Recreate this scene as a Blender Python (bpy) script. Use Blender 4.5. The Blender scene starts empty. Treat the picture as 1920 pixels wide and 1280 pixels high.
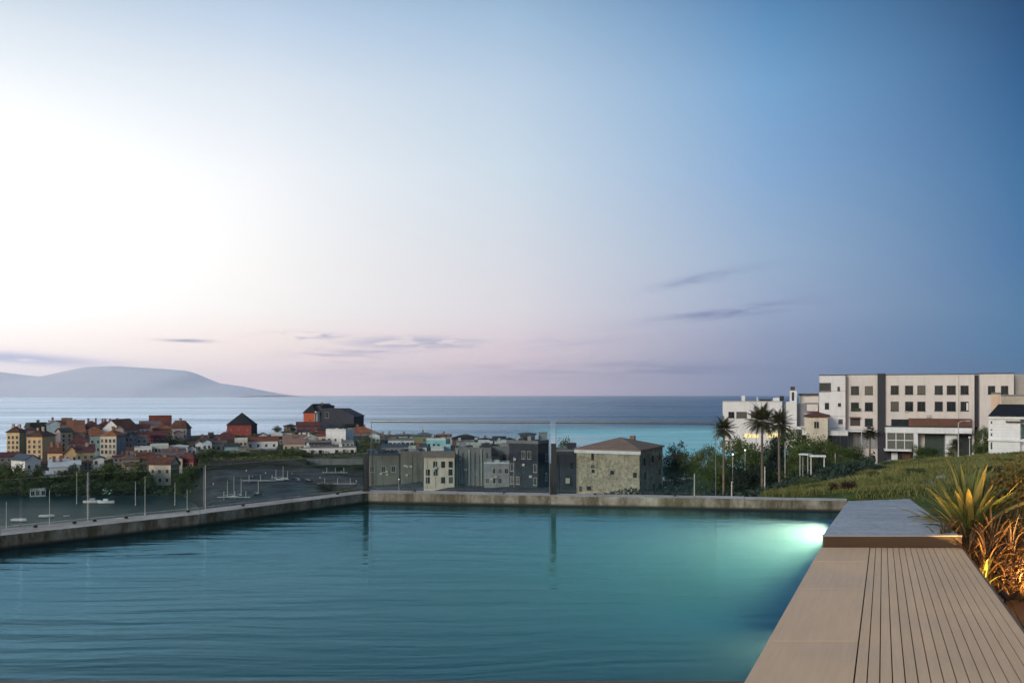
import bpy, bmesh, math, random
from mathutils import Vector, Matrix, noise as mnoise
R = math.radians
random.seed(7)
scene = bpy.context.scene
col = scene.collection
CAMZ = 34.0          # eye height above the sea
F = 1600.0           # focal length in photograph pixels (1920 wide)
HX, HY = 960.0, 740.0

def P(px, py, d):
    """world point on the ray of a photograph pixel at depth d"""
    return Vector(((px - HX) / F * d, d, CAMZ + (HY - py) / F * d))
def onz(px, py, z):
    """world point where the ray of a pixel meets the level z"""
    d = F * (CAMZ - z) / (py - HY)
    return Vector(((px - HX) / F * d, d, z))
def lin(c):
    out = []
    for v in c[:3]:
        v = v / 255.0
        out.append(v / 12.92 if v <= 0.04045 else ((v + 0.055) / 1.055) ** 2.4)
    return tuple(out) + (1.0,)

# ------------------------------------------------------------------ mesh builder
class MB:
    def __init__(s):
        s.v = []; s.f = []; s.m = []; s.mi = 0
    def add(s, vs, fs):
        n = len(s.v)
        s.v += [tuple(v) for v in vs]
        for f in fs:
            s.f.append(tuple(i + n for i in f)); s.m.append(s.mi)
    def box(s, x0, x1, y0, y1, z0, z1):
        s.add([(x0,y0,z0),(x1,y0,z0),(x1,y1,z0),(x0,y1,z0),(x0,y0,z1),(x1,y0,z1),(x1,y1,z1),(x0,y1,z1)],
              [(0,3,2,1),(4,5,6,7),(0,1,5,4),(1,2,6,5),(2,3,7,6),(3,0,4,7)])
    def prism(s, poly, z0, z1):
        """vertical prism over a plan polygon (counter-clockwise); z0/z1 number or list"""
        n = len(poly)
        zz0 = z0 if isinstance(z0, (list, tuple)) else [z0]*n
        zz1 = z1 if isinstance(z1, (list, tuple)) else [z1]*n
        vs = [(p[0],p[1],zz0[i]) for i,p in enumerate(poly)] + [(p[0],p[1],zz1[i]) for i,p in enumerate(poly)]
        fs = [tuple(range(n-1,-1,-1)), tuple(range(n,2*n))]
        for i in range(n):
            j = (i+1) % n
            fs.append((i, j, n+j, n+i))
        s.add(vs, fs)
    def tube(s, a, b, r0, r1, n=8, cap=True):
        a = Vector(a); b = Vector(b); ax = (b-a).normalized()
        u = ax.orthogonal().normalized(); w = ax.cross(u)
        vs = []
        for c, r in ((a, r0), (b, r1)):
            for k in range(n):
                t = 2*math.pi*k/n
                vs.append(c + u*math.cos(t)*r + w*math.sin(t)*r)
        fs = [(k, (k+1) % n, n+(k+1) % n, n+k) for k in range(n)]
        if cap: fs += [tuple(range(n-1,-1,-1)), tuple(range(n,2*n))]
        s.add(vs, fs)
    def path(s, pts, rads, n=8):
        for i in range(len(pts)-1):
            s.tube(pts[i], pts[i+1], rads[i], rads[i+1], n, cap=(i == 0 or i == len(pts)-2))
    def ball(s, c, r, seg=8, rings=6, sz=1.0):
        vs = [(c[0],c[1],c[2]+r*sz)]
        for i in range(1, rings):
            t = math.pi*i/rings
            for k in range(seg):
                p = 2*math.pi*k/seg
                vs.append((c[0]+r*math.sin(t)*math.cos(p), c[1]+r*math.sin(t)*math.sin(p), c[2]+r*sz*math.cos(t)))
        vs.append((c[0],c[1],c[2]-r*sz))
        fs = [(0, 1+k, 1+(k+1) % seg) for k in range(seg)]
        for i in range(rings-2):
            a = 1+i*seg; b = a+seg
            for k in range(seg):
                fs.append((a+k, b+k, b+(k+1) % seg, a+(k+1) % seg))
        a = 1+(rings-2)*seg; e = len(vs)-1
        fs += [(e, a+(k+1) % seg, a+k) for k in range(seg)]
        s.add(vs, fs)
    def mesh(s, name, mats, smooth=False):
        me = bpy.data.meshes.new(name)
        me.from_pydata(s.v, [], s.f)
        if not isinstance(mats, (list, tuple)): mats = [mats]
        for m in mats: me.materials.append(m)
        me.polygons.foreach_set('material_index', s.m)
        if smooth: me.polygons.foreach_set('use_smooth', [True]*len(me.polygons))
        me.update()
        return me
    def build(s, name, mats, parent=None, loc=None, rotz=0.0, smooth=False):
        return link(name, s.mesh(name, mats, smooth), parent, loc, rotz)

def link(name, me, parent=None, loc=None, rotz=0.0):
    o = bpy.data.objects.new(name, me); col.objects.link(o)
    if parent is not None: o.parent = parent
    if loc is not None: o.location = loc
    if rotz: o.rotation_euler.z = rotz
    return o
def tag(o, label=None, cat=None, group=None, kind=None):
    if label: o['label'] = label
    if cat: o['category'] = cat
    if group: o['group'] = group
    if kind: o['kind'] = kind
    return o
def thing(name, label, cat, loc=(0,0,0), rotz=0.0, group=None):
    o = bpy.data.objects.new(name, None); col.objects.link(o)
    o.empty_display_size = 0.3
    o.location = loc; o.rotation_euler.z = rotz
    return tag(o, label, cat, group)

# ------------------------------------------------------------------ materials
class NT:
    """small helper for writing node trees"""
    def __init__(s, tree):
        s.t = tree; s.n = tree.nodes; s.l = tree.links
    def new(s, t, **kw):
        nd = s.n.new(t)
        for k, v in kw.items(): setattr(nd, k, v)
        return nd
    def set(s, sock, v):
        if hasattr(v, 'is_linked') or isinstance(v, bpy.types.NodeSocket): s.l.new(v, sock)
        else: sock.default_value = v
    def m(s, op, a, b=None, c=None, clamp=False):
        nd = s.n.new('ShaderNodeMath'); nd.operation = op; nd.use_clamp = clamp
        s.set(nd.inputs[0], a)
        if b is not None: s.set(nd.inputs[1], b)
        if c is not None: s.set(nd.inputs[2], c)
        return nd.outputs[0]
    def mix(s, fac, a, b, mode='MIX'):
        nd = s.n.new('ShaderNodeMix'); nd.data_type = 'RGBA'; nd.blend_type = mode
        s.set(nd.inputs['Factor'], fac); s.set(nd.inputs[6], a); s.set(nd.inputs[7], b)
        return nd.outputs[2]
    def rng(s, v, a, b, c=0.0, d=1.0, smooth=False):
        nd = s.n.new('ShaderNodeMapRange'); nd.clamp = True
        if smooth: nd.interpolation_type = 'SMOOTHSTEP'
        s.set(nd.inputs[0], v)
        nd.inputs[1].default_value = a; nd.inputs[2].default_value = b
        nd.inputs[3].default_value = c; nd.inputs[4].default_value = d
        return nd.outputs[0]
    def ramp(s, fac, stops):
        nd = s.n.new('ShaderNodeValToRGB'); s.set(nd.inputs[0], fac)
        el = nd.color_ramp.elements
        while len(el) < len(stops): el.new(0.5)
        for e, (p, c) in zip(el, stops):
            e.position = p
        for e, (p, c) in zip(el, stops):
            e.color = c
        return nd.outputs[0]
    def noise(s, vec, scale, detail=3.0, rough=0.55, dist=0.0):
        nd = s.n.new('ShaderNodeTexNoise')
        if vec is not None: s.l.new(vec, nd.inputs['Vector'])
        nd.inputs['Scale'].default_value = scale; nd.inputs['Detail'].default_value = detail
        nd.inputs['Roughness'].default_value = rough; nd.inputs['Distortion'].default_value = dist
        return nd.outputs[0]
    def vscale(s, vec, sc, rot=(0,0,0)):
        nd = s.n.new('ShaderNodeMapping'); s.l.new(vec, nd.inputs[0])
        nd.inputs['Rotation'].default_value = rot; nd.inputs['Scale'].default_value = sc
        return nd.outputs[0]
    def bump(s, h, strength, dist):
        nd = s.n.new('ShaderNodeBump'); s.l.new(h, nd.inputs['Height'])
        nd.inputs['Strength'].default_value = strength; nd.inputs['Distance'].default_value = dist
        return nd.outputs[0]

def newmat(name):
    m = bpy.data.materials.new(name); m.use_nodes = True
    t = NT(m.node_tree); t.n.clear()
    out = t.new('ShaderNodeOutputMaterial')
    return m, t, out
def sc3(c, k): return (c[0]*k, c[1]*k, c[2]*k, 1.0)

_mc = {}
def surf(name, c, rough=0.8, var=0.25, scale=0.6, bump=0.0, bscale=20.0, spec=0.3, stain=0.0, metal=0.0, tint=None):
    """plain weathered surface: base colour with blotchy variation, optional run-off stains"""
    if name in _mc: return _mc[name]
    m, t, out = newmat(name)
    geo = t.new('ShaderNodeNewGeometry')
    n1 = t.noise(geo.outputs['Position'], scale, 5, 0.6)
    n2 = t.noise(geo.outputs['Position'], scale*7, 3, 0.6)
    f = t.m('ADD', t.m('MULTIPLY', n1, 0.65), t.m('MULTIPLY', n2, 0.35))
    f = t.rng(f, 0.33, 0.67)
    c2 = tint if tint else c
    cc = t.mix(f, sc3(c, 1-var), sc3(c2, 1+var*0.6))
    if stain:
        st = t.noise(t.vscale(geo.outputs['Position'], (1.6, 1.6, 0.16)), 1.0, 5, 0.65)
        cc = t.mix(t.rng(st, 0.48, 0.72, 0.0, stain), cc, sc3(c, 0.42))
    b = t.new('ShaderNodeBsdfPrincipled')
    t.l.new(cc, b.inputs['Base Color'])
    b.inputs['Roughness'].default_value = rough
    b.inputs['Specular IOR Level'].default_value = spec
    b.inputs['Metallic'].default_value = metal
    if bump:
        t.l.new(t.bump(t.noise(geo.outputs['Position'], bscale, 4, 0.6), bump, 0.02), b.inputs['Normal'])
    t.l.new(b.outputs[0], out.inputs[0])
    _mc[name] = m
    return m

def tile_mat(name, c, var=0.6, sp=0.35):
    """pitched roof of tiles: courses by height, blotches of age"""
    if name in _mc: return _mc[name]
    m, t, out = newmat(name)
    geo = t.new('ShaderNodeNewGeometry')
    sep = t.new('ShaderNodeSeparateXYZ'); t.l.new(geo.outputs['Position'], sep.inputs[0])
    n1 = t.noise(geo.outputs['Position'], 0.45, 5, 0.65)
    n2 = t.noise(geo.outputs['Position'], 3.2, 3, 0.6)
    f = t.rng(t.m('ADD', t.m('MULTIPLY', n1, 0.6), t.m('MULTIPLY', n2, 0.4)), 0.33, 0.67)
    cc = t.mix(f, sc3(c, 1-var), (c[0]*(1+var*.6), c[1]*(1+var*.75), c[2]*(1+var*.8), 1))
    course = t.m('FRACT', t.m('DIVIDE', sep.outputs['Z'], sp*0.5))
    cc = t.mix(t.rng(course, 0.72, 1.0, 0.0, 0.45), cc, sc3(c, 0.35))
    b = t.new('ShaderNodeBsdfPrincipled')
    t.l.new(cc, b.inputs['Base Color']); b.inputs['Roughness'].default_value = 0.85
    b.inputs['Specular IOR Level'].default_value = 0.2
    t.l.new(t.bump(course, 0.5, 0.05), b.inputs['Normal'])
    t.l.new(b.outputs[0], out.inputs[0])
    _mc[name] = m
    return m

def leaf_mat(name, dark, light, sub=0.25, scale=0.8):
    if name in _mc: return _mc[name]
    m, t, out = newmat(name)
    geo = t.new('ShaderNodeNewGeometry')
    oi = t.new('ShaderNodeObjectInfo')
    n1 = t.noise(geo.outputs['Position'], scale, 2, 0.5)
    f = t.m('ADD', t.m('MULTIPLY', geo.outputs['Random Per Island'], 0.45), t.m('MULTIPLY', t.rng(n1, 0.3, 0.7), 0.55))
    f = t.m('ADD', f, t.m('MULTIPLY', t.m('SUBTRACT', oi.outputs['Random'], 0.5), 0.3), clamp=True)
    cc = t.mix(f, dark, light)
    d = t.new('ShaderNodeBsdfPrincipled'); t.l.new(cc, d.inputs['Base Color'])
    d.inputs['Roughness'].default_value = 0.55; d.inputs['Specular IOR Level'].default_value = 0.25
    tr = t.new('ShaderNodeBsdfTranslucent'); t.l.new(cc, tr.inputs[0])
    mx = t.new('ShaderNodeMixShader'); mx.inputs[0].default_value = sub
    t.l.new(d.outputs[0], mx.inputs[1]); t.l.new(tr.outputs[0], mx.inputs[2])
    t.l.new(mx.outputs[0], out.inputs[0])
    _mc[name] = m
    return m

def emit_mat(name, c, k):
    if name in _mc: return _mc[name]
    m, t, out = newmat(name)
    e = t.new('ShaderNodeEmission'); e.inputs[0].default_value = c; e.inputs[1].default_value = k
    t.l.new(e.outputs[0], out.inputs[0]); _mc[name] = m
    return m

def pane_mat(name, c=(0.012,0.016,0.02,1), rough=0.08):
    if name in _mc: return _mc[name]
    m, t, out = newmat(name)
    geo = t.new('ShaderNodeNewGeometry'); oi = t.new('ShaderNodeObjectInfo')
    n = t.noise(geo.outputs['Position'], 1.1, 3, 0.6)
    k = t.m('ADD', t.m('MULTIPLY', n, 0.9), t.m('MULTIPLY', oi.outputs['Random'], 0.7))
    cc = t.mix(t.rng(k, 0.5, 1.3), c, (c[0]*2.5+.006, c[1]*2.5+.006, c[2]*2.3+.006, 1))
    cc = t.mix(t.m('MULTIPLY', t.m('GREATER_THAN', oi.outputs['Random'], 0.78), 0.75), cc, (0.13,0.12,0.105,1))   # curtains drawn
    b = t.new('ShaderNodeBsdfPrincipled'); t.l.new(cc, b.inputs['Base Color'])
    b.inputs['Roughness'].default_value = rough; b.inputs['Specular IOR Level'].default_value = 0.22
    t.l.new(b.outputs[0], out.inputs[0]); _mc[name] = m
    return m
HAZE = 4.5e-5
# ------------------------------------------------------------------ camera
cam = bpy.data.cameras.new('camera'); co = bpy.data.objects.new('camera', cam); col.objects.link(co)
co.location = (0, 0, CAMZ); co.rotation_euler = (R(90), 0, 0)
cam.sensor_width = 36.0; cam.lens = F / 1920 * 36.0
cam.shift_y = 100.0 / 1920.0
cam.clip_start = 0.1; cam.clip_end = 90000.0
scene.camera = co

# ------------------------------------------------------------------ sky
SUN_AZ, SUN_EL = -142.0, 16.0      # after-glow from the left, a little behind the viewer
w = bpy.data.worlds.new('World'); scene.world = w; w.use_nodes = True
t = NT(w.node_tree); t.n.clear()
wo = t.new('ShaderNodeOutputWorld'); bg = t.new('ShaderNodeBackground')
tc = t.new('ShaderNodeTexCoord'); sx = t.new('ShaderNodeSeparateXYZ')
t.l.new(tc.outputs['Generated'], sx.inputs[0])
X, Y, Z = sx.outputs
az = t.m('MULTIPLY', t.m('ARCTAN2', X, Y), 180/math.pi)                 # 0 ahead, + right
el = t.m('MULTIPLY', t.m('ARCSINE', Z), 180/math.pi)
ROWS = [740, 700, 640, 580, 480, 320, 160, 40, -60]
COLS = [
 (0,    [(248,224,226),(254,234,226),(255,241,231),(253,248,243),(253,252,250),(252,252,252),(239,243,246),(221,231,240),(196,212,228)]),
 (480,  [(255,214,208),(255,226,217),(254,236,226),(250,245,240),(246,244,241),(242,244,247),(224,233,242),(196,214,235),(170,193,220)]),
 (960,  [(240,202,206),(237,207,211),(237,219,222),(232,226,230),(222,225,232),(208,223,235),(190,210,230),(164,193,220),(138,170,202)]),
 (1440, [(150,156,186),(150,158,188),(150,161,191),(160,176,203),(156,181,209),(135,172,213),(118,165,208),(95,145,191),(74,120,170)]),
 (1920, [(76,118,156),(80,126,164),(82,130,168),(87,130,168),(77,122,168),(66,115,161),(52,98,146),(43,84,127),(36,68,108)]),
]
def column(px, cs):
    a = math.atan((px-HX)/F)
    e = [math.degrees(math.atan((HY-y)/F*math.cos(a))) for y in ROWS]
    return math.degrees(a), t.ramp(t.m('DIVIDE', el, 30.0, clamp=True), [(max(0,v/30.0), lin(c)) for v, c in zip(e, cs)])
acc = None; pa = None
for px, cs in COLS:
    a, c = column(px, cs)
    acc = c if acc is None else t.mix(t.rng(az, pa, a), acc, c)
    pa = a
# thin cloud streaks, as grey-violet veils low over the sea
def cloud(acc, a0, wa, e0, we, tilt, sa, se, lo, hi, c, k):
    da = t.m('SUBTRACT', az, a0)
    de = t.m('SUBTRACT', t.m('SUBTRACT', el, e0), t.m('MULTIPLY', da, tilt))
    g = t.m('ADD', t.m('POWER', t.m('ABSOLUTE', t.m('DIVIDE', da, wa)), 2.0), t.m('POWER', t.m('ABSOLUTE', t.m('DIVIDE', de, we)), 2.0))
    g = t.m('EXPONENT', t.m('MULTIPLY', g, -1.0))
    cv = t.new('ShaderNodeCombineXYZ')
    t.l.new(t.m('MULTIPLY', da, sa), cv.inputs[0]); t.l.new(t.m('MULTIPLY', de, se), cv.inputs[1]); cv.inputs[2].default_value = a0
    n = t.noise(cv.outputs[0], 1.0, 6, 0.55, 0.4)
    f = t.m('MULTIPLY', t.m('MULTIPLY', t.rng(n, lo, hi, smooth=True), g), k)
    return t.mix(f, acc, c)
acc = cloud(acc, -6.5, 4.0, 3.45, 0.38, 0.0, 0.35, 2.6, 0.40, 0.58, lin((150,154,188)), 0.95)
acc = cloud(acc, -13.5, 2.2, 3.85, 0.22, 0.0, 0.5, 3.2, 0.45, 0.6, lin((150,148,180)), 0.95)
acc = cloud(acc, -20.9, 1.4, 3.4, 0.12, -0.01, 0.3, 3.0, 0.30, 0.5, lin((140,138,168)), 0.95)
acc = cloud(acc, -12.0, 3.5, 2.5, 0.4, 0.0, 0.3, 2.6, 0.40, 0.60, lin((188,172,192)), 0.85)
acc = cloud(acc, -9.0, 2.6, 2.9, 0.16, 0.02, 0.4, 3.4, 0.36, 0.56, lin((166,164,194)), 0.9)
acc = cloud(acc, 13.0, 2.8, 7.6, 0.30, 0.17, 0.22, 1.4, 0.28, 0.62, lin((120,132,174)), 0.9)
acc = cloud(acc, 14.5, 4.2, 5.35, 0.33, 0.09, 0.2, 1.6, 0.28, 0.62, lin((112,124,168)), 0.9)
acc = cloud(acc, 5.0, 5.0, 3.8, 0.5, 0.10, 0.2, 1.5, 0.38, 0.66, lin((186,178,204)), 0.6)
acc = cloud(acc, 9.0, 9.0, 1.6, 0.55, 0.0, 0.16, 1.8, 0.36, 0.66, lin((126,126,164)), 0.8)
acc = cloud(acc, -3.0, 9.0, 1.3, 0.5, 0.0, 0.18, 2.2, 0.42, 0.66, lin((196,168,186)), 0.85)
acc = cloud(acc, -30.0, 5.0, 2.12, 0.34, -0.06, 0.35, 2.0, 0.18, 0.42, lin((150,154,190)), 1.0)
# high sky, and the half of the sky behind the viewer from the physical sky model
acc = t.mix(t.rng(el, 24, 70, smooth=True), acc, lin((140,160,190)))
sky = t.new('ShaderNodeTexSky', sky_type='NISHITA'); sky.sun_disc = False
sky.sun_elevation = R(SUN_EL); sky.sun_rotation = R(SUN_AZ); sky.altitude = 40
skc = t.mix(1.0, sky.outputs[0], (0.125, 0.125, 0.125, 1), 'MULTIPLY')
back = t.rng(t.m('ABSOLUTE', az), 45, 110, smooth=True)
back = t.m('MULTIPLY', back, t.rng(el, 88, 60))
acc = t.mix(back, acc, skc)
# the after-glow itself is brighter than film white
gl_ = t.m('ADD', t.m('POWER', t.m('DIVIDE', t.m('SUBTRACT', az, -36.0), 18.0), 2.0), t.m('POWER', t.m('DIVIDE', t.m('SUBTRACT', el, 9.0), 8.0), 2.0))
gain = t.m('ADD', 1.0, t.m('MULTIPLY', t.m('EXPONENT', t.m('MULTIPLY', gl_, -1.0)), 0.42))
low = t.m('ADD', 1.0, t.m('MULTIPLY', t.m('EXPONENT', t.m('MULTIPLY', t.m('MAXIMUM', el, 0.0), -0.45)), t.rng(az, 25, -10, 0.04, 0.34)))
gain = t.m('MULTIPLY', gain, low)
cg = t.new('ShaderNodeCombineColor')
for i_ in range(3): t.l.new(gain, cg.inputs[i_])
acc = t.mix(1.0, acc, cg.outputs[0], 'MULTIPLY')
t.l.new(acc, bg.inputs[0]); bg.inputs[1].default_value = 1.0
t.l.new(bg.outputs[0], wo.inputs[0])
w.cycles.sampling_method = 'MANUAL'; w.cycles.sample_map_resolution = 1024

sl = bpy.data.lights.new('sun', 'SUN'); so = bpy.data.objects.new('sun', sl); col.objects.link(so)
sl.energy = 1.75; sl.angle = R(16); sl.color = (1.0, 0.90, 0.78)
so.location = (-60, -20, 80)
a, e = R(SUN_AZ), R(SUN_EL)
so.rotation_euler = (-Vector((math.sin(a)*math.cos(e), math.cos(a)*math.cos(e), math.sin(e)))).to_track_quat('-Z', 'Y').to_euler()

vs = scene.view_settings
scene.display_settings.display_device = 'sRGB'
vs.view_transform = 'Standard'; vs.look = 'None'; vs.exposure = 0.0; vs.gamma = 1.0
scene.cycles.use_denoising = True
scene.cycles.max_bounces = 8; scene.cycles.transparent_max_bounces = 24
scene.cycles.volume_bounces = 1
scene.cycles.sample_clamp_indirect = 4.0
scene.cycles.caustics_reflective = False; scene.cycles.caustics_refractive = False

# ------------------------------------------------------------------ terrain
TR = [1, 6, 12, 14.8, 25, 40, 70, 110, 150, 200, 240, 280, 300, 340, 380, 420, 480, 560, 640, 740]
TC = {
 -1600:[27,27,27,26,24,20,10,0,-4,-4,-4,-4,-4,-4,-4,-4,-4,-4,-4,-4],
 -60: [29,29,29,29,26,21,11,0,-4,-4,-4,-2,1.2,2.5,1,-3,-4,-4,-4,-4],
 10:  [29,29,29,29,26,21,11,0,-4,-4,-4,-1,1.5,3.6,5,3,-3,-4,-4,-4],
 200: [29,29,29,29,26,21,11,1,-4,-4,-4,-1,1.5,4,6,7.5,10,2,-4,-4],
 340: [29,29,29,29,26,21,12,3,-3,-3,-3,-0.5,1.6,4.6,6.2,8,11,4,-4,-4],
 400: [29,29,29,29,26,21,13,6,2,1,1,3,6.6,7.4,7.6,8.5,12,5,-4,-4],
 500: [29,29,29,29,26,21,14,8,4,2,2,4.4,7.6,8,8,9,12,5,-4,-4],
 650: [29,29,29,29,26,21,15,10,6,3.5,3.4,4.6,6,7.6,8.6,11,16.4,8,-4,-4],
 850: [29,29,29,29,26,22,18,14,11,9,8,7.2,7,8.2,9.5,9.5,5,-3,-4,-4],
 1040:[29,29,29,29,26,23,20,17.5,15,11,8.5,7,6,4.5,3,0,-3,-4,-4,-4],
 1250:[29,29,29,29.4,27,24,21.5,19,16.5,13,10,7,5.5,3,1,-2,-4,-4,-4,-4],
 1430:[29,29,29,32.1,31.0,28.6,24,20.5,18.5,15.5,13,10,8.5,5,1,-2,-4,-4,-4,-4],
 1560:[31,31,31,32.2,31.3,29.6,26.5,23.2,20.5,18,16,14,12,9,5,2,-3,-4,-4,-4],
 1680:[31.6,31.6,31.7,32.3,31.6,30.4,28.3,25.3,22.3,20,18,16,15,12,9,6,2,-3,-4,-4],
 1920:[31.7,31.7,31.9,32.3,31.8,30.9,29.0,26.2,23,21,19,17,16,13,10,7,3,-3,-4,-4],
 3600:[31.7,31.7,31.9,32.3,32.2,32.0,31.5,30,28,26,24,22,21,19,16,13,8,2,-2,-4],
}
TK = sorted(TC)
def interp(xs, v):
    if v <= xs[0]: return 0, 0.0
    if v >= xs[-1]: return len(xs)-2, 1.0
    for i in range(len(xs)-1):
        if v <= xs[i+1]: return i, (v-xs[i])/(xs[i+1]-xs[i])
def ztab(px, d):
    i, f = interp(TK, px); j, g = interp(TR, d)
    a, b = TC[TK[i]], TC[TK[i+1]]
    return (a[j]*(1-g)+a[j+1]*g)*(1-f) + (b[j]*(1-g)+b[j+1]*g)*f
def relief(x, y):
    k = min(1.0, max(0.0, (y-15)/30.0))
    n = mnoise.noise(Vector((x*0.09, y*0.09, 0.3)))*0.5 + mnoise.noise(Vector((x*0.35, y*0.35, 4.3)))*0.16
    return n*(0.25+0.75*k) if y > 14.5 else 0.0
def zt(x, y):
    d = max(y, 1.0)
    return ztab(HX + F*x/d, d) + relief(x, y)
def gpt(px, d):
    x = (px-HX)/F*d
    return Vector((x, d, zt(x, d)))

pxs = [-1600 + i*100 for i in range(16)] + [i*20 for i in range(0, 121)] + [2400 + i*100 for i in range(1, 13)]
dds = [1, 3, 6, 9, 12, 13.4, 14.1, 14.8]
d = 15.6
while d < 740: dds.append(d); d *= 1.035
dds.append(740)
mb = MB(); cols = []
for d in dds:
    for px in pxs:
        x = (px-HX)/F*d
        mb.v.append((x, d, zt(x, d)))
n = len(pxs)
for j in range(len(dds)-1):
    for i in range(n-1):
        a = j*n+i
        mb.f.append((a, a+1, a+n+1, a+n)); mb.m.append(0)
gm, t, out = newmat('hillside_ground')
geo = t.new('ShaderNodeNewGeometry')
att = t.new('ShaderNodeAttribute', attribute_name='zone')
sz = t.new('ShaderNodeSeparateColor'); t.l.new(att.outputs['Color'], sz.inputs[0])
n1 = t.noise(geo.outputs['Position'], 0.22, 5, 0.6); n2 = t.noise(geo.outputs['Position'], 1.6, 5, 0.65)
f = t.rng(t.m('ADD', t.m('MULTIPLY', n1, 0.55), t.m('MULTIPLY', n2, 0.45)), 0.36, 0.64)
grass = t.ramp(f, [(0.0, (0.035,0.055,0.016,1)), (0.4, (0.07,0.105,0.028,1)), (0.72, (0.12,0.12,0.042,1)), (1.0, (0.17,0.135,0.065,1))])
scrub = t.mix(f, (0.016,0.021,0.014,1), (0.05,0.055,0.034,1))
mud = t.mix(t.rng(t.noise(t.vscale(geo.outputs['Position'], (0.10, 0.28, 0.5)), 1.0, 7, 0.75), 0.36, 0.72), (0.016,0.019,0.023,1), (0.13,0.135,0.14,1))
yard = t.mix(f, (0.014,0.018,0.024,1), (0.036,0.044,0.052,1))
cc = t.mix(sz.outputs[0], scrub, grass); cc = t.mix(sz.outputs[1], cc, mud); cc = t.mix(sz.outputs[2], cc, yard)
b = t.new('ShaderNodeBsdfPrincipled'); t.l.new(cc, b.inputs['Base Color']); b.inputs['Roughness'].default_value = 0.95
b.inputs['Specular IOR Level'].default_value = 0.15
t.l.new(t.bump(n2, 0.6, 0.4), b.inputs['Normal']); t.l.new(b.outputs[0], out.inputs[0])
me = mb.mesh('hillside', gm, smooth=True)
ca = me.color_attributes.new('zone', 'FLOAT_COLOR', 'POINT')
def ss(v, a, b):
    f = min(1, max(0, (v-a)/(b-a))); return f*f*(3-2*f)
i = 0
for d in dds:
    for px in pxs:
        g = ss(px, 1340, 1430)*(1-ss(d, 75, 125) if px < 1600 else 1-ss(d, 140, 170))
        m_ = ss(px, 360, 400)*(1-ss(px, 1000, 1060))*ss(d, 130, 170)*(1-ss(d, 300, 318))
        y_ = ss(px, 1030, 1080)*ss(d, 50, 90)*(1-g)*(1-ss(d, 400, 440))
        ca.data[i].color = (g, m_, y_, 1); i += 1
tag(link('hillside', me), kind='structure')

# ------------------------------------------------------------------ sea and lagoon
sm, t, out = newmat('sea_water')
geo = t.new('ShaderNodeNewGeometry'); pos = geo.outputs['Position']
sp = t.new('ShaderNodeSeparateXYZ'); t.l.new(pos, sp.inputs[0])
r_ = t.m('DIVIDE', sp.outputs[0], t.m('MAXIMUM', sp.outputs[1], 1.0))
dist = t.noise(t.vscale(pos, (0.004, 0.012, 1)), 1.0, 4, 0.6)
yy = t.m('ADD', sp.outputs[1], t.m('MULTIPLY', t.m('SUBTRACT', dist, 0.5), 220))
sh = t.m('MULTIPLY', t.rng(yy, 1000, 760, smooth=True), t.m('MULTIPLY', t.rng(r_, -0.02, 0.07, smooth=True), t.rng(r_, 0.40, 0.26, smooth=True)))
shallow = t.mix(t.rng(t.noise(t.vscale(pos, (0.008, 0.035, 1)), 1.0, 5, 0.6), 0.4, 0.68), (0.30,0.78,0.80,1), (0.74,0.95,0.92,1))
foam = t.m('MULTIPLY', t.rng(yy, 820, 600, smooth=True), t.rng(r_, 0.17, 0.04, smooth=True))
shallow = t.mix(t.m('MULTIPLY', foam, 0.8), shallow, (0.86,0.9,0.9,1))
cc = t.mix(sh, (0.010,0.042,0.075,1), shallow)
lanes = t.noise(t.vscale(pos, (0.0011, 0.006, 1)), 1.0, 5, 0.62, 0.5)
wv = t.noise(t.vscale(pos, (0.05, 0.10, 1)), 1.0, 6, 0.68)
sw_ = t.noise(t.vscale(pos, (0.006, 0.022, 1)), 1.0, 4, 0.6)
nrm = t.bump(t.m('ADD', wv, t.m('MULTIPLY', sw_, 2.5)), 0.6, 4.0)
df = t.new('ShaderNodeBsdfDiffuse'); t.l.new(cc, df.inputs[0]); t.l.new(nrm, df.inputs['Normal'])
gg = t.new('ShaderNodeBsdfGlossy'); gg.inputs['Color'].default_value = (0.74,0.86,0.97,1)
t.l.new(t.rng(lanes, 0.36, 0.64, 0.15, 0.30), gg.inputs['Roughness']); t.l.new(nrm, gg.inputs['Normal'])
fz = t.new('ShaderNodeFresnel'); fz.inputs[0].default_value = 1.33; t.l.new(nrm, fz.inputs['Normal'])
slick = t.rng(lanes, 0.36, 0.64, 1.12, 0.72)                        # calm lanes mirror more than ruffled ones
reflect_fade = t.rng(r_, -0.35, 0.15, 1.0, 0.46)                             # sky reflection painted weaker, so the sea darkens to the right
fk = t.m('MULTIPLY', t.m('MULTIPLY', t.m('MINIMUM', fz.outputs[0], 0.85), t.m('MULTIPLY', slick, reflect_fade)), t.rng(sh, 0.0, 1.0, 1.0, 0.30))
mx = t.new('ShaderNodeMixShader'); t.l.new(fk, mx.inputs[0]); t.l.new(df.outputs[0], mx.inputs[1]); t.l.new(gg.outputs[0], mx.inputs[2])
t.l.new(mx.outputs[0], out.inputs[0])
mb = MB()
rings = [0, 100, 200, 350, 500, 700, 1000, 1500, 2500, 4000, 7000, 12000, 20000, 30000]
seg = 96
for r in rings[1:]:
    for k in range(seg):
        a = 2*math.pi*k/seg
        mb.v.append((r*math.sin(a), r*math.cos(a), 0))
for j in range(len(rings)-2):
    for k in range(seg):
        a = j*seg+k; b_ = j*seg+(k+1) % seg
        mb.f.append((a, a+seg, b_+seg, b_)); mb.m.append(0)
mb.f.append(tuple(range(seg-1, -1, -1))); mb.m.append(0)
tag(mb.build('sea', sm), kind='structure')

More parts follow.
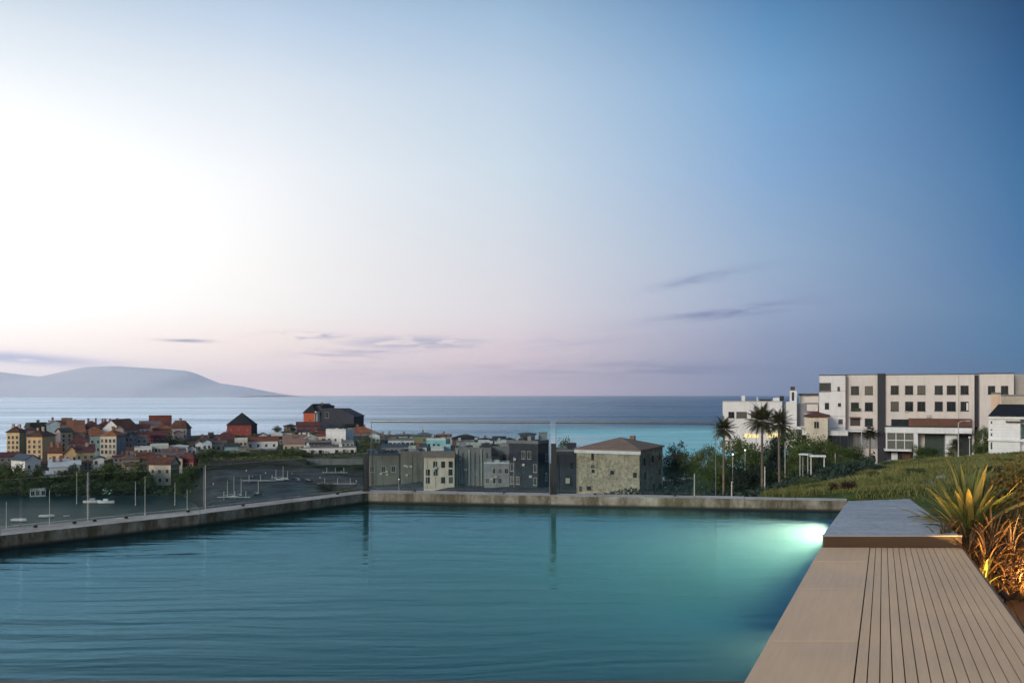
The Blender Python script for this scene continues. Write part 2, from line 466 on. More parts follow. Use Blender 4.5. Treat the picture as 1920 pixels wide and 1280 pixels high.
lm, t, out = newmat('harbour_water')
geo = t.new('ShaderNodeNewGeometry'); pos = geo.outputs['Position']
n1 = t.noise(t.vscale(pos, (0.03, 0.09, 1)), 1.0, 5, 0.6)
cc = t.mix(t.rng(n1, 0.35, 0.65), (0.007,0.024,0.021,1), (0.02,0.055,0.05,1))
b = t.new('ShaderNodeBsdfPrincipled'); t.l.new(cc, b.inputs['Base Color'])
b.inputs['Roughness'].default_value = 0.3; b.inputs['IOR'].default_value = 1.15; b.inputs['Specular IOR Level'].default_value = 0.09
t.l.new(t.bump(t.noise(t.vscale(pos, (0.35, 1.1, 1)), 1.0, 4, 0.6), 0.5, 0.25), b.inputs['Normal'])
t.l.new(b.outputs[0], out.inputs[0])
mb = MB()
poly = [gpt(px, d) for px, d in ((-1400,120),(450,110),(450,330),(-200,330),(-1400,330))]
mb.add([(p.x, p.y, 0.12) for p in poly], [tuple(range(5))])
tag(mb.build('harbour_water', lm), kind='structure')

# ------------------------------------------------------------------ far mountain
sil = [(-700,722),(-500,708),(-350,700),(-200,704),(-100,697),(0,697),(40,702),(78,706),(115,697),(160,688),(215,686),(265,689),(315,692),(350,695),(368,700),(382,707),(400,717),(435,721),(465,726),(490,733),(508,739),(518,741)]
D0 = 15000.0
mb = MB(); nr = 9
for k, (px, y) in enumerate([(a, b) for a, b in sil]):
    h = (HY-y)/F*D0 + CAMZ
    for j in range(nr):
        f = j/(nr-1)
        dd = D0 + (f-0.5)*5000
        prof = max(0.0, 1-abs(f-0.5)*2)
        wob = 1 + 0.25*mnoise.noise(Vector((px*0.02, f*3.0, 1)))
        z = h*prof**(0.8*wob) if j not in (0, nr-1) else -5
        mb.v.append(((px-HX)/F*D0, dd, z))
for k in range(len(sil)-1):
    for j in range(nr-1):
        a = k*nr+j
        mb.f.append((a, a+nr, a+nr+1, a+1)); mb.m.append(0)
tag(mb.build('mountain', surf('mountain_slope', (0.68,0.71,0.79), 0.95, 0.10, 0.0012), smooth=True), kind='structure')  # pale slope colour carries haze beyond what the air volume gives

# ------------------------------------------------------------------ air over the sea
hz, t, out = newmat('haze_air')
v = t.new('ShaderNodeVolumePrincipled'); v.inputs['Color'].default_value = (0.90,0.93,1.0,1)
v.inputs['Density'].default_value = HAZE; v.inputs['Anisotropy'].default_value = 0.85
t.l.new(v.outputs[0], out.inputs['Volume'])
mb = MB(); mb.box(-31000, 31000, -31000, 31000, -6, 760)
if HAZE > 0: tag(mb.build('haze', hz), kind='stuff')
# ------------------------------------------------------------------ pool
ZC = CAMZ-1.6            # coping and deck level
ZW = ZC-0.165            # water level
def line_at(a, b, d):
    f = (d-a.y)/(b.y-a.y); return Vector((a.x+(b.x-a.x)*f, d, a.z))
inn = [onz(px, py, ZC) for px, py in ((-1000,1103),(0,1002.5),(375,962.5),(690,923))]
outr = [onz(px, py, ZC) for px, py in ((-1000,1083),(0,990.5),(375,955),(690,917.6))]
fi = onz(1588, 938.4, ZC); fo = onz(1588, 934.2, ZC)
eA = onz(1538, 1028, ZC); eB = onz(1395, 1280, ZC)      # edge between deck and water
DN = F*1.6/(1275.5-HY)                                    # near rim of the pool
nearR = line_at(eA, eB, DN)
nearL = Vector((inn[0].x-0.4, DN, ZC))
farR = line_at(eA, eB, fi.y)
basin_poly = [nearL, nearR, farR] + [inn[3], inn[2], inn[1], inn[0]]
def ins(poly, k):
    c = sum((Vector(p) for p in poly), Vector())/len(poly)
    return [Vector(p)+(c-Vector(p)).normalized()*k for p in poly]

ZF = ZW-1.35
pool = thing('swimming_pool', 'long dark blue terrace pool edged with pale stone coping', 'pool', (0, 9, ZF))
def rel(mb, root):
    l = Vector(root.location)
    mb.v = [tuple(Vector(v)-l) for v in mb.v]; return mb
tile = surf('pool_tile', (0.010,0.042,0.066), 0.5, 0.25, 1.3, 0.0, tint=(0.010,0.044,0.062))
mb = MB()
n = len(basin_poly)
vs = [(p.x, p.y, ZC-0.02) for p in basin_poly] + [(p.x, p.y, ZF) for p in basin_poly]
mb.add(vs, [tuple(range(n, 2*n))] + [(i, n+i, n+(i+1) % n, (i+1) % n) for i in range(n)])
rel(mb, pool).build('basin', tile, pool)
stone, t, out = newmat('coping_stone')
geo = t.new('ShaderNodeNewGeometry'); pos = geo.outputs['Position']
n1 = t.noise(pos, 1.6, 6, 0.68); n2 = t.noise(pos, 14, 4, 0.6)
f = t.rng(t.m('ADD', t.m('MULTIPLY', n1, 0.6), t.m('MULTIPLY', n2, 0.4)), 0.36, 0.66)
cc = t.ramp(f, [(0, (0.26,0.24,0.20,1)), (0.45, (0.40,0.385,0.35,1)), (1, (0.60,0.585,0.55,1))])
sn = t.new('ShaderNodeSeparateXYZ'); t.l.new(pos, sn.inputs[0])
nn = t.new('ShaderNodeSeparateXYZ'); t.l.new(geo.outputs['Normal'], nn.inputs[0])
face_shade = t.rng(t.noise(t.vscale(pos, (3.5,3.5,1.2)), 1.0, 5, 0.7), 0.42, 0.6)
side = t.rng(nn.outputs[2], 0.7, 0.2)                       # upright faces: olive stone tone plus painted shade of facing away
cc = t.mix(t.m('MULTIPLY', side, t.rng(face_shade, 0, 1, 0.55, 0.95)), cc, (0.058,0.05,0.026,1))
waterline_band = t.m('MULTIPLY', side, t.rng(sn.outputs[2], ZW+0.05, ZW+0.015))  # dark band on the upright faces just above the water
cc = t.mix(waterline_band, cc, (0.015,0.016,0.014,1))
b = t.new('ShaderNodeBsdfPrincipled'); t.l.new(cc, b.inputs['Base Color']); b.inputs['Roughness'].default_value = 0.8
t.l.new(t.bump(n2, 0.5, 0.02), b.inputs['Normal']); t.l.new(b.outputs[0], out.inputs[0])
mb = MB()
for i in range(3):
    a, b_, c, e = outr[i], outr[i+1], inn[i+1], inn[i]
    L = (b_-a).length; k = max(1, int(L/1.25)); gp_ = 0.004/L
    for j in range(k):
        f0 = j/k+gp_; f1 = (j+1)/k-gp_
        dz = random.uniform(-.004, .004)
        q = [e.lerp(c, f0), e.lerp(c, f1), a.lerp(b_, f1), a.lerp(b_, f0)]
        # overhang a little over the water
        q = [q[0]+(q[0]-q[3])*0.06, q[1]+(q[1]-q[2])*0.06, q[2], q[3]]
        mb.prism([(p.x, p.y) for p in q], ZC-0.30, ZC+dz)
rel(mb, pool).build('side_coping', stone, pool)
mb = MB()
k = 10
for j in range(k):
    f0 = j/k+0.00035; f1 = (j+1)/k-0.00035
    i0, o0 = inn[3], outr[3]
    q = [i0.lerp(fi, f0), i0.lerp(fi, f1), o0.lerp(fo, f1), o0.lerp(fo, f0)]
    q = [q[0]+(q[0]-q[3])*0.06, q[1]+(q[1]-q[2])*0.06, q[2], q[3]]
    mb.prism([(p.x, p.y) for p in q], ZC-0.30, ZC+random.uniform(-.004,.004)+0.002)
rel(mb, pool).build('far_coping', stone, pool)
# outer retaining face below the coping
mb = MB()
chain = outr + [fo]
for i in range(len(chain)-1):
    a, b_ = chain[i], chain[i+1]
    nrm = Vector((-(b_-a).y, (b_-a).x, 0)).normalized()
    q = [a-nrm*0.25, b_-nrm*0.25, b_-nrm*0.02, a-nrm*0.02]
    mb.prism([(p.x, p.y) for p in q], ZC-4.5, ZC-0.31)
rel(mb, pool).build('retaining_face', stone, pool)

# water body: rippled skin over a faintly cloudy volume lit by the underwater lamp
wm, t, out = newmat('pool_water')
geo = t.new('ShaderNodeNewGeometry'); pos = geo.outputs['Position']
dn = t.new('ShaderNodeTexNoise'); t.l.new(t.vscale(pos, (0.22, 0.3, 1)), dn.inputs['Vector']); dn.inputs['Scale'].default_value = 1.0
va = t.new('ShaderNodeVectorMath', operation='MULTIPLY_ADD'); t.l.new(dn.outputs['Color'], va.inputs[0]); va.inputs[1].default_value = (1.3,1.3,0); t.l.new(pos, va.inputs[2])
wavy = va.outputs[0]
r1 = t.noise(t.vscale(wavy, (0.42, 4.6, 1), (0,0,R(-7))), 1.0, 2, 0.45)
r2 = t.noise(t.vscale(wavy, (0.9, 9.5, 1), (0,0,R(6))), 1.0, 2, 0.5)
r3 = t.noise(t.vscale(pos, (0.9, 2.2, 1), (0,0,R(12))), 1.0, 4, 0.6)
spx = t.new('ShaderNodeSeparateXYZ'); t.l.new(pos, spx.inputs[0])
calm = t.rng(spx.outputs[0], -2.0, 2.2, 1.0, 0.38, smooth=True)      # the left of the pool is livelier
h = t.m('ADD', t.m('MULTIPLY', t.m('ADD', t.m('MULTIPLY', r1, 0.62), t.m('MULTIPLY', r2, 0.16)), calm), t.m('MULTIPLY', r3, 0.5))
nb = t.bump(h, 1.0, 0.024)
fr = t.new('ShaderNodeFresnel'); fr.inputs[0].default_value = 1.23; t.l.new(nb, fr.inputs['Normal'])
gl = t.new('ShaderNodeBsdfGlossy'); gl.inputs['Roughness'].default_value = 0.10; gl.inputs['Color'].default_value = (0.30,0.60,0.80,1)
t.l.new(nb, gl.inputs['Normal'])
tp = t.new('ShaderNodeBsdfTransparent')
lw = t.new('ShaderNodeLayerWeight'); lw.inputs[0].default_value = 0.5      # facing = 1 - cos(angle): hardly anything is seen through at grazing angles
t.l.new(t.mix(t.rng(lw.outputs['Facing'], 0.905, 0.875), (0,0,0,1), (0.70,0.88,0.95,1)), tp.inputs[0])
nz = t.new('ShaderNodeSeparateXYZ'); t.l.new(geo.outputs['True Normal'], nz.inputs[0])
top = t.m('MULTIPLY', t.m('GREATER_THAN', nz.outputs[2], 0.5), t.m('SUBTRACT', 1.0, geo.outputs['Backfacing']))
mx = t.new('ShaderNodeMixShader'); t.l.new(t.m('MULTIPLY', fr.outputs[0], top), mx.inputs[0])
t.l.new(tp.outputs[0], mx.inputs[1]); t.l.new(gl.outputs[0], mx.inputs[2]); t.l.new(mx.outputs[0], out.inputs[0])
vsn = t.new('ShaderNodeVolumeScatter'); vsn.inputs['Color'].default_value = (0.76,0.93,0.86,1); vsn.inputs['Density'].default_value = 0.075; vsn.inputs['Anisotropy'].default_value = 0.2
vab = t.new('ShaderNodeVolumeAbsorption'); vab.inputs['Color'].default_value = (0.42,0.72,0.70,1); vab.inputs['Density'].default_value = 0.50
ads = t.new('ShaderNodeAddShader'); t.l.new(vsn.outputs[0], ads.inputs[0]); t.l.new(vab.outputs[0], ads.inputs[1]); t.l.new(ads.outputs[0], out.inputs['Volume'])
mb = MB()
wp = ins(basin_poly, 0.006)
mb.prism([(p.x, p.y) for p in wp], ZF+0.006, ZW)
tag(mb.build('pool_water', wm), kind='structure')

# underwater lamps set in the wall under the deck
edge = (eA-eB).normalized()                       # along the deck edge, away from the viewer
into = Vector((-edge.y, edge.x, 0))               # from the wall out into the water
def pool_lamp(d, depth, power, aim, size):
    p = line_at(eB, eA, d); p.z = ZW-depth
    root = thing('underwater_light', 'bright lit underwater lamp in the pool wall below the stone ledge' if power > 1000 else 'dim underwater lamp in the pool wall under the near deck', 'pool light', p)
    mb = MB(); mb.tube((0,0,0), into*0.035, 0.13, 0.12, 20); mb.build('bezel', surf('steel', (0.55,0.56,0.57), 0.35, 0.1, 3, metal=0.9), root)
    mb = MB(); mb.tube(into*0.036, into*0.05, 0.10, 0.085, 20); mb.build('lens', emit_mat('lamp_lens_glow', (0.92,1.0,0.93,1), 1.2 if power > 1000 else 0.5), root)
    ld = bpy.data.lights.new('pool_spot', 'SPOT'); lo = bpy.data.objects.new('lamp_beam', ld); col.objects.link(lo); lo.parent = root
    ld.energy = power; ld.spot_size = R(size); ld.spot_blend = 1.0; ld.shadow_soft_size = 0.09; ld.color = (1.0,0.93,0.62)
    lo.location = into*0.09
    lo.rotation_euler = Vector(aim).to_track_quat('-Z', 'Y').to_euler()
pool_lamp(11.75, 0.17, 2900, (-1, -0.08, 0.0), 100)

pool_lamp(7.3, 0.32, 300, (-1, 0.25, -0.50), 72)

# ------------------------------------------------------------------ deck, ledge, lower deck
def wood_mat(name, c, dirv, var=0.22, ring=(2.2, 34.0)):
    m, t, out = newmat(name)
    geo = t.new('ShaderNodeNewGeometry')
    ang = math.atan2(dirv.x, dirv.y)
    v = t.vscale(geo.outputs['Position'], (1,1,1), (0,0,ang))
    v1 = t.vscale(v, (ring[1], ring[0], ring[1]))
    n1 = t.noise(v1, 1.0, 4, 0.6); n2 = t.noise(geo.outputs['Position'], 1.3, 4, 0.6)
    f = t.rng(t.m('ADD', t.m('MULTIPLY', n1, 0.5), t.m('MULTIPLY', n2, 0.5)), 0.35, 0.65)
    f = t.m('ADD', t.m('MULTIPLY', f, 0.7), t.m('MULTIPLY', geo.outputs['Random Per Island'], 0.3))
    cc = t.mix(f, sc3(c, 1-var), sc3(c, 1+var))
    b = t.new('ShaderNodeBsdfPrincipled'); t.l.new(cc, b.inputs['Base Color'])
    t.l.new(t.rng(n2, 0.3, 0.7, 0.5, 0.75), b.inputs['Roughness']); b.inputs['Specular IOR Level'].default_value = 0.3
    t.l.new(t.bump(n1, 0.25, 0.004), b.inputs['Normal']); t.l.new(b.outputs[0], out.inputs[0])
    return m
DF = F*1.6/(1026.5-HY); DB = 3.0
L0f, L0b = line_at(eA, eB, DF), line_at(eA, eB, DB)
g1, g2 = onz(1631, 1029, ZC), onz(1601, 1280, ZC)
r1_, r2_ = onz(1805, 1029, ZC), onz(1989, 1280, ZC)
Gf, Gb = line_at(g1, g2, DF), line_at(g1, g2, DB)
Rf, Rb = line_at(r1_, r2_, DF), line_at(r1_, r2_, DB)
deck = thing('wooden_deck', 'taupe raised wooden deck with dark grooved boards beside the pool', 'deck', ((Gf+Gb)/2-Vector((0,0,0.5))))
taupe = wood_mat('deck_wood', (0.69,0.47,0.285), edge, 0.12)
mb = MB()
joints = [DB, 4.2, 5.55, 7.06, 8.2, DF]
for i in range(len(joints)-1):
    a, b_ = joints[i]+0.0022, joints[i+1]-0.0022
    q = [line_at(eA, eB, a), line_at(g1, g2, a)-Vector((0.006,0,0)), line_at(g1, g2, b_)-Vector((0.006,0,0)), line_at(eA, eB, b_)]
    mb.prism([(p.x, p.y) for p in q], ZC-0.03, ZC+0.001*i)
rel(mb, deck).build('border_board', taupe, deck)
mb = MB(); nb_ = 16; gap = 0.045
for k in range(nb_):
    f0, f1 = (k+gap*1.1)/nb_, (k+1-gap*1.1)/nb_
    q = [Gb.lerp(Rb, f0), Gb.lerp(Rb, f1), Gf.lerp(Rf, f1), Gf.lerp(Rf, f0)]
    mb.prism([(p.x, p.y) for p in q], ZC-0.024, ZC+random.uniform(-.001,.001))
tag(rel(mb, deck).build('deck_board', taupe, deck), kind=None)
mb = MB()
q = [L0b+Vector((.01,0,0)), Rb-Vector((.01,0,0)), Rf-Vector((.01,0,0)), L0f+Vector((.01,0,0))]
mb.prism([(p.x, p.y) for p in q], ZC-0.55, ZC-0.034)
rel(mb, deck).build('deck_frame', surf('deck_under', (0.035,0.028,0.022), 0.9, 0.2, 2), deck)
mb = MB()
q = [Rb-Vector((.008,0,0)), Rb+Vector((0.02,0,0)), Rf+Vector((0.02,0,0)), Rf-Vector((.008,0,0))]
mb.prism([(p.x, p.y) for p in q], ZC-0.5, ZC-0.003)
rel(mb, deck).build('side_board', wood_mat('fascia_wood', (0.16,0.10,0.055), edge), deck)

ZS = CAMZ-1.48
s0, s1 = onz(1543, 1003, ZS), onz(1590, 939, ZS)
s2, s3 = onz(1705, 935, ZS), onz(1799, 1003, ZS)
ledge = thing('stone_ledge', 'raised grey stone ledge with brown front board at deck end', 'ledge', ((s0+s2)/2-Vector((0,0,0.7))))
slate, t, out = newmat('ledge_stone')
geo = t.new('ShaderNodeNewGeometry'); pos = geo.outputs['Position']
n1 = t.noise(t.vscale(pos, (1.2, 7.0, 1), (0,0,R(-4))), 1.0, 7, 0.75); n2 = t.noise(pos, 26, 3, 0.6)
f = t.rng(t.m('ADD', t.m('MULTIPLY', n1, 0.65), t.m('MULTIPLY', n2, 0.35)), 0.36, 0.64)
cc = t.ramp(f, [(0, (0.20,0.215,0.23,1)), (0.5, (0.36,0.375,0.39,1)), (1, (0.56,0.57,0.58,1))])
b = t.new('ShaderNodeBsdfPrincipled'); t.l.new(cc, b.inputs['Base Color']); t.l.new(t.rng(n1, 0.3, 0.7, 0.42, 0.7), b.inputs['Roughness'])
t.l.new(t.bump(n2, 0.25, 0.006), b.inputs['Normal']); t.l.new(b.outputs[0], out.inputs[0])
mb = MB()
mb.prism([(p.x, p.y) for p in (s0, s3, s2, s1)], ZC-0.5, ZS)
rel(mb, ledge).build('stone_top', slate, ledge)
mb = MB()
e_ = Vector((0, 0.03, 0))
mb.prism([(p.x, p.y) for p in (s0-e_-Vector((.004,0,0)), s3-e_+Vector((.01,0,0)), s3-e_*0.1+Vector((.01,0,0)), s0-e_*0.1-Vector((.004,0,0)))], ZC-0.02, ZS-0.010)
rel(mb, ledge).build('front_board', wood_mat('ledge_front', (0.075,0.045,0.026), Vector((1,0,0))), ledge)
mb = MB()
mb.prism([(p.x, p.y) for p in (s0-e_*1.15-Vector((.006,0,0)), s3-e_*1.15+Vector((.01,0,0)), s3+e_*0.6+Vector((.01,0,0)), s0+e_*0.6-Vector((.006,0,0)))], ZS-0.008, ZS+0.004)
rel(mb, ledge).build('edge_trim', surf('trim_metal', (0.5,0.47,0.45), 0.4, 0.1, 3, metal=0.6), ledge)

ZL = ZC-0.52
lower = thing('lower_deck', 'warm brown lower wooden deck right of the raised boards', 'deck', (5.0, 6.0, ZL-0.1))
mb = MB(); k0 = 0
bw = 0.14
perp = Vector((edge.y, -edge.x, 0))
c0 = line_at(r1_, r2_, 3.0)-edge*0; c0.z = ZL
for k in range(34):
    a = c0+perp*(bw*k)-edge*1.0-perp*0.9
    q = [a, a+perp*(bw-0.007), a+perp*(bw-0.007)+edge*8.4, a+edge*8.4]
    mb.prism([(p.x, p.y) for p in q], ZL-0.03, ZL)
rel(mb, lower).build('floor_board', wood_mat('lower_wood', (0.22,0.125,0.06), edge, 0.3), lower)
mb = MB()
a = c0-edge*1.0-perp*0.89
q = [a, a+perp*(bw*34), a+perp*(bw*34)+edge*8.39, a+edge*8.39]
mb.prism([(p.x, p.y) for p in q], ZL-0.2, ZL-0.034)
rel(mb, lower).build('floor_frame', surf('deck_under', (0.035,0.028,0.022)), lower)

# near rim, and the terrace the viewer stands on
rim = MB(); rim.box(-9.6, nearR.x+0.02, DN-0.14, DN, ZC-0.5, ZC)
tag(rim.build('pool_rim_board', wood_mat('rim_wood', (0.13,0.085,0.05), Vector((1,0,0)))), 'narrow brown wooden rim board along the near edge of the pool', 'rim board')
mb = MB(); mb.box(-9.6, line_at(eA, eB, DB).x-0.01, -4, DN-0.145, ZC-3, ZC-0.004)
tag(mb.build('terrace', surf('terrace_stone', (0.25,0.235,0.21), 0.8, 0.2, 1.5)), kind='structure')

# planting bed beside the ledge
mb = MB()
bl = [(4.72,8.96),(6.2,8.55),(7.4,8.4),(7.6,13.4),(6.6,13.4),(5.75,12.3)]
vs = [(x, y, ZC-0.30 + 0.05*random.random()) for x, y in bl] + [(x, y, ZL-0.6) for x, y in bl]
nb6 = len(bl)
vs.append((6.8, 10.6, ZC-0.12))
mb.add(vs, [(i, (i+1) % nb6, 2*nb6) for i in range(nb6)] + [(i, nb6+i, nb6+(i+1) % nb6, (i+1) % nb6) for i in range(nb6)])
tag(mb.build('soil', surf('bed_soil', (0.035,0.024,0.016), 0.95, 0.4, 6, 0.8, 30)), kind='structure')

# ------------------------------------------------------------------ glass railing
gm_, t, out = newmat('railing_glass')
tp = t.new('ShaderNodeBsdfTransparent'); tp.inputs[0].default_value = (0.86,0.915,0.925,1)
gl = t.new('ShaderNodeBsdfGlossy'); gl.inputs['Roughness'].default_value = 0.02
fr = t.new('ShaderNodeFresnel'); fr.inputs[0].default_value = 1.45
mx = t.new('ShaderNodeMixShader'); t.l.new(t.m('MULTIPLY', fr.outputs[0], 0.6), mx.inputs[0])
t.l.new(tp.outputs[0], mx.inputs[1]); t.l.new(gl.outputs[0], mx.inputs[2]); t.l.new(mx.outputs[0], out.inputs[0])
steel = surf('brushed_steel', (0.15,0.165,0.18), 0.35, 0.1, 4, metal=0.7)
dpost = surf('dark_post', (0.018,0.017,0.02), 0.5, 0.2, 4)
def pane_between(name, a, b, h0, h1, mat, th=0.012, root=None):
    ax = (b-a).normalized(); nn = Vector((-ax.y, ax.x, 0))*th*0.5
    mb = MB()
    mb.prism([(p.x, p.y) for p in (a-nn, b-nn, b+nn, a+nn)], ZC+h0, ZC+h1)
    if root is not None: rel(mb, root)
    return mb.build(name, mat, root)
def mid(i, px):
    """point on the middle line of the coping under a pixel column"""
    pts = [(outr[k].lerp(inn[k], 0.4)) for k in range(4)] + [fo.lerp(fi, 0.4)]
    for k in range(4):
        a, b_ = pts[k], pts[k+1]
        k1 = (px-HX)/F
        den = ((b_.x-a.x)-k1*(b_.y-a.y))
        f = (k1*a.y-a.x)/den
        if -0.001 <= f <= 1.001: return a.lerp(b_, f)
    return pts[0]
def railing(label, px0, px1, h, rail, clips):
    a, b_ = mid(0, px0), mid(0, px1)
    root = thing('glass_panel', label, 'glass railing', ((a.x+b_.x)/2, (a.y+b_.y)/2, ZC), group='glass railing panels round the pool')
    pane_between('pane', a, b_, 0.05, h, gm_, root=root)
    ax = (b_-a).normalized()
    if rail:
        mb = MB(); z = Vector((0,0,ZC+h+0.02))
        mb.tube(Vector((a.x,a.y,0))+z, Vector((b_.x,b_.y,0))+z, 0.020, 0.020, 10); rel(mb, root).build('top_rail', steel, root)
        for q in (a, b_):
            mb = MB(); mb.tube((q.x,q.y,ZC+0.02), (q.x,q.y,ZC+h), 0.006, 0.006, 8); rel(mb, root).build('edge_trim', steel, root)
    for f in clips:
        q = a.lerp(b_, f)
        mb = MB(); nn = Vector((-ax.y, ax.x, 0))*0.018
        mb.prism([(p.x,p.y) for p in (q-ax*0.018-nn, q+ax*0.018-nn, q+ax*0.018+nn, q-ax*0.018+nn)], ZC+0.004, ZC+0.03)
        rel(mb, root).build('clamp', dpost, root)
railing('low clear glass panel at the far left of the side coping', -330, 36, 0.60, False, (0.8,))
railing('low clear glass panel on the left coping before white boats', 41, 163, 0.60, False, (0.2, 0.8))
railing('low clear glass panel on the left coping below the tree line', 168, 382, 0.60, False, (0.04, 0.3, 0.85))
railing('low clear glass panel on the left coping nearest the dark corner post', 387, 684, 0.62, False, (0.2, 0.8))
railing('tall railed glass panel in front of the white harbour house', 696, 1031, 1.14, True, (0.25, 0.75))
railing('tall railed glass panel in front of the square stone house', 1042, 1342, 1.14, True, (0.25, 0.75))
for px, h, lab in ((686, 0.62, 'dark square post at the corner of the pool coping'), (1038, 0.80, 'dark square post between the two tall glass panels')):
    p = mid(0, px)
    mb = MB(); mb.box(-0.04, 0.04, -0.04, 0.04, 0, h); mb.box(-0.055, 0.055, -0.055, 0.055, 0, 0.02); mb.box(-0.044, 0.044, -0.044, 0.044, h, h+0.012)
    tag(mb.build('railing_post', dpost, None, (p.x, p.y+0.02, ZC+0.001)), lab, 'post', 'railing posts')

# ------------------------------------------------------------------ plants beside the deck
def strap(mb, base, az_, el0, L, w_, droop, n=9, fold=0.35, twist=0.0):
    """one sword-shaped leaf: a folded, tapering, arching strip"""
    p = Vector(base); e = el0; pts = []
    for i in range(n+1):
        f = i/n
        pts.append((p.copy(), e, f))
        dv = Vector((math.cos(az_)*math.cos(e), math.sin(az_)*math.cos(e), math.sin(e)))
        p = p + dv*(L/n); e -= droop/n*(0.4+1.6*f)
    vs = []; fs = []
    side = Vector((-math.sin(az_+twist), math.cos(az_+twist), 0))
    for q, e, f in pts:
        wd = w_*(0.55+0.45*math.sin(min(1, f*2.2)*math.pi/2))*(1-f**3.2)+0.0008
        up = Vector((-math.cos(az_)*math.sin(e), -math.sin(az_)*math.sin(e), math.cos(e)))
        vs += [q-side*wd+up*wd*fold, q, q+side*wd+up*wd*fold]
    for i in range(len(pts)-1):
        a = i*3
        fs += [(a, a+1, a+4, a+3), (a+1, a+2, a+5, a+4)]
    mb.add(vs, fs)
flaxg = leaf_mat('flax_green', (0.035,0.055,0.018,1), (0.16,0.185,0.055,1), 0.2, 3.0)
flaxy = leaf_mat('flax_yellow', (0.26,0.20,0.05,1), (0.46,0.36,0.10,1), 0.25, 3.0)
bronze = leaf_mat('bronze_leaf', (0.028,0.018,0.013,1), (0.13,0.078,0.042,1), 0.2, 6.0)
amber = leaf_mat('amber_leaf', (0.13,0.07,0.02,1), (0.42,0.25,0.06,1), 0.25, 6.0)
rust = leaf_mat('rust_leaf', (0.06,0.032,0.016,1), (0.25,0.135,0.05,1), 0.25, 6.0)
rp = random.Random(11)
def rosette(label, name, cat, px, d, z, n, L, w_, spread, mats, droop, stem=0.12, group=None, yfrac=0.25):
    x = (px-HX)/F*d
    root = thing(name, label, cat, (x, d, z), group=group)
    for mi, m in enumerate(mats):
        mb = MB()
        for i in range(n):
            if (rp.random() < yfrac) != (mi == 1) and len(mats) > 1: continue
            a = rp.random()*2*math.pi
            e = R(90)-abs(rp.gauss(0, 1))*spread if rp.random() < .5 else R(90)-rp.random()*spread*1.9
            e = max(R(-5), e)
            b_ = (math.cos(a)*0.06*rp.random(), math.sin(a)*0.06*rp.random(), stem*rp.random())
            strap(mb, b_, a, e, L*rp.uniform(0.6, 1.05), w_*rp.uniform(0.7, 1.15), droop*rp.uniform(0.2, 1.4)*(1.1-e/R(90)*0.7), twist=rp.uniform(-.5,.5))
        mb.build('leaf_blades', m, root, smooth=False)
    return root
zb = ZC-0.22
rosette('large sword leaved flax with yellow edged leaves beside the stone ledge', 'flax_plant', 'plant', 1817, 9.7, zb+0.10, 185, 0.96, 0.040, R(62), (flaxg, flaxy), 0.8, yfrac=0.27)
rosette('small bright yellow flax lit orange under the large flax', 'flax_plant', 'plant', 1800, 9.05, zb-0.06, 16, 0.30, 0.022, R(45), (flaxy,), 0.8)
rosette('low amber flax clump at the corner of the grooved deck', 'flax_plant', 'plant', 1842, 8.75, zb-0.16, 14, 0.28, 0.024, R(48), (flaxg,), 0.9)
gp = 'bronze strap leaved plants along the deck'
bz = [(1772,9.25,.50,70,'bronze arching strap plant hanging over the stone ledge corner'),
      (1815,9.1,.52,80,'bronze arching strap plant at the foot of the large flax'),
      (1862,9.2,.62,84,'tall bronze strap plant right of the large flax foot'),
      (1905,9.3,.60,84,'bronze strap plant at the right border below the amber shrub'),
      (1850,8.85,.42,64,'short bronze strap plant beside the deck corner board'),
      (1896,8.95,.42,64,'short bronze strap plant at the edge of the lower deck'),
      (1952,9.1,.6,70,'bronze strap plant just reaching in at the right border')]
for px, d, L, n_, lab in bz:
    rosette(lab, 'strap_plant', 'plant', px, d, zb-0.10, n_, L, 0.012, R(60), (bronze, rust), 2.4, 0.3, gp, 0.3)
def leafy(label, name, cat, px, d, z, rx, rz, n, ls, mats, group=None):
    root = thing(name, label, cat, ((px-HX)/F*d, d, z), group=group)
    for mi, m in enumerate(mats):
        mb = MB()
        for i in range(n//len(mats)):
            v = Vector((rp.gauss(0,1), rp.gauss(0,1), rp.gauss(0,1))).normalized()*rp.random()**0.4
            k = 0.75+0.4*mnoise.noise(v*2.1+Vector((px*.1,0,0)))
            c = Vector((v.x*rx*k, v.y*rx*k, rz*(0.55+0.55*v.z*k)))
            q = Vector((rp.gauss(0,1), rp.gauss(0,1), rp.gauss(0.4,1))).normalized()
            u = q.orthogonal().normalized(); w2 = q.cross(u)
            s_ = ls*rp.uniform(.6,1.3)
            mb.add([c-u*s_, c+w2*s_*.42+q*s_*.1, c+u*s_, c-w2*s_*.42+q*s_*.1], [(0,1,2,3)])
        mb.build('leaves', m, root)
    mb = MB()
    for i in range(7):
        a = rp.random()*6.28; mb.path([(0,0,-.05),(math.cos(a)*rx*.3,math.sin(a)*rx*.3,rz*.4),(math.cos(a)*rx*.6,math.sin(a)*rx*.6,rz*.85)],[.012,.008,.003],5)
    mb.build('stems', bronze, root)
leafy('amber leaved shrub glowing in warm light at the right border', 'garden_shrub', 'shrub', 1915, 10.6, zb, 0.46, 1.10, 3200, 0.030, (amber, amber, flaxg))
leafy('rust coloured low shrub at the edge of the lower deck', 'garden_shrub', 'shrub', 1912, 8.75, zb-0.25, 0.30, 0.42, 1100, 0.022, (rust, bronze))
leafy('dark bronze shrub behind the strap plants', 'garden_shrub', 'shrub', 1868, 10.1, zb-0.05, 0.38, 0.55, 1100, 0.024, (bronze, rust))
leafy('dark leafy shrub behind the amber leaved shrub', 'garden_shrub', 'shrub', 1880, 11.2, zb, 0.5, 0.85, 1700, 0.032, (flaxg, bronze))
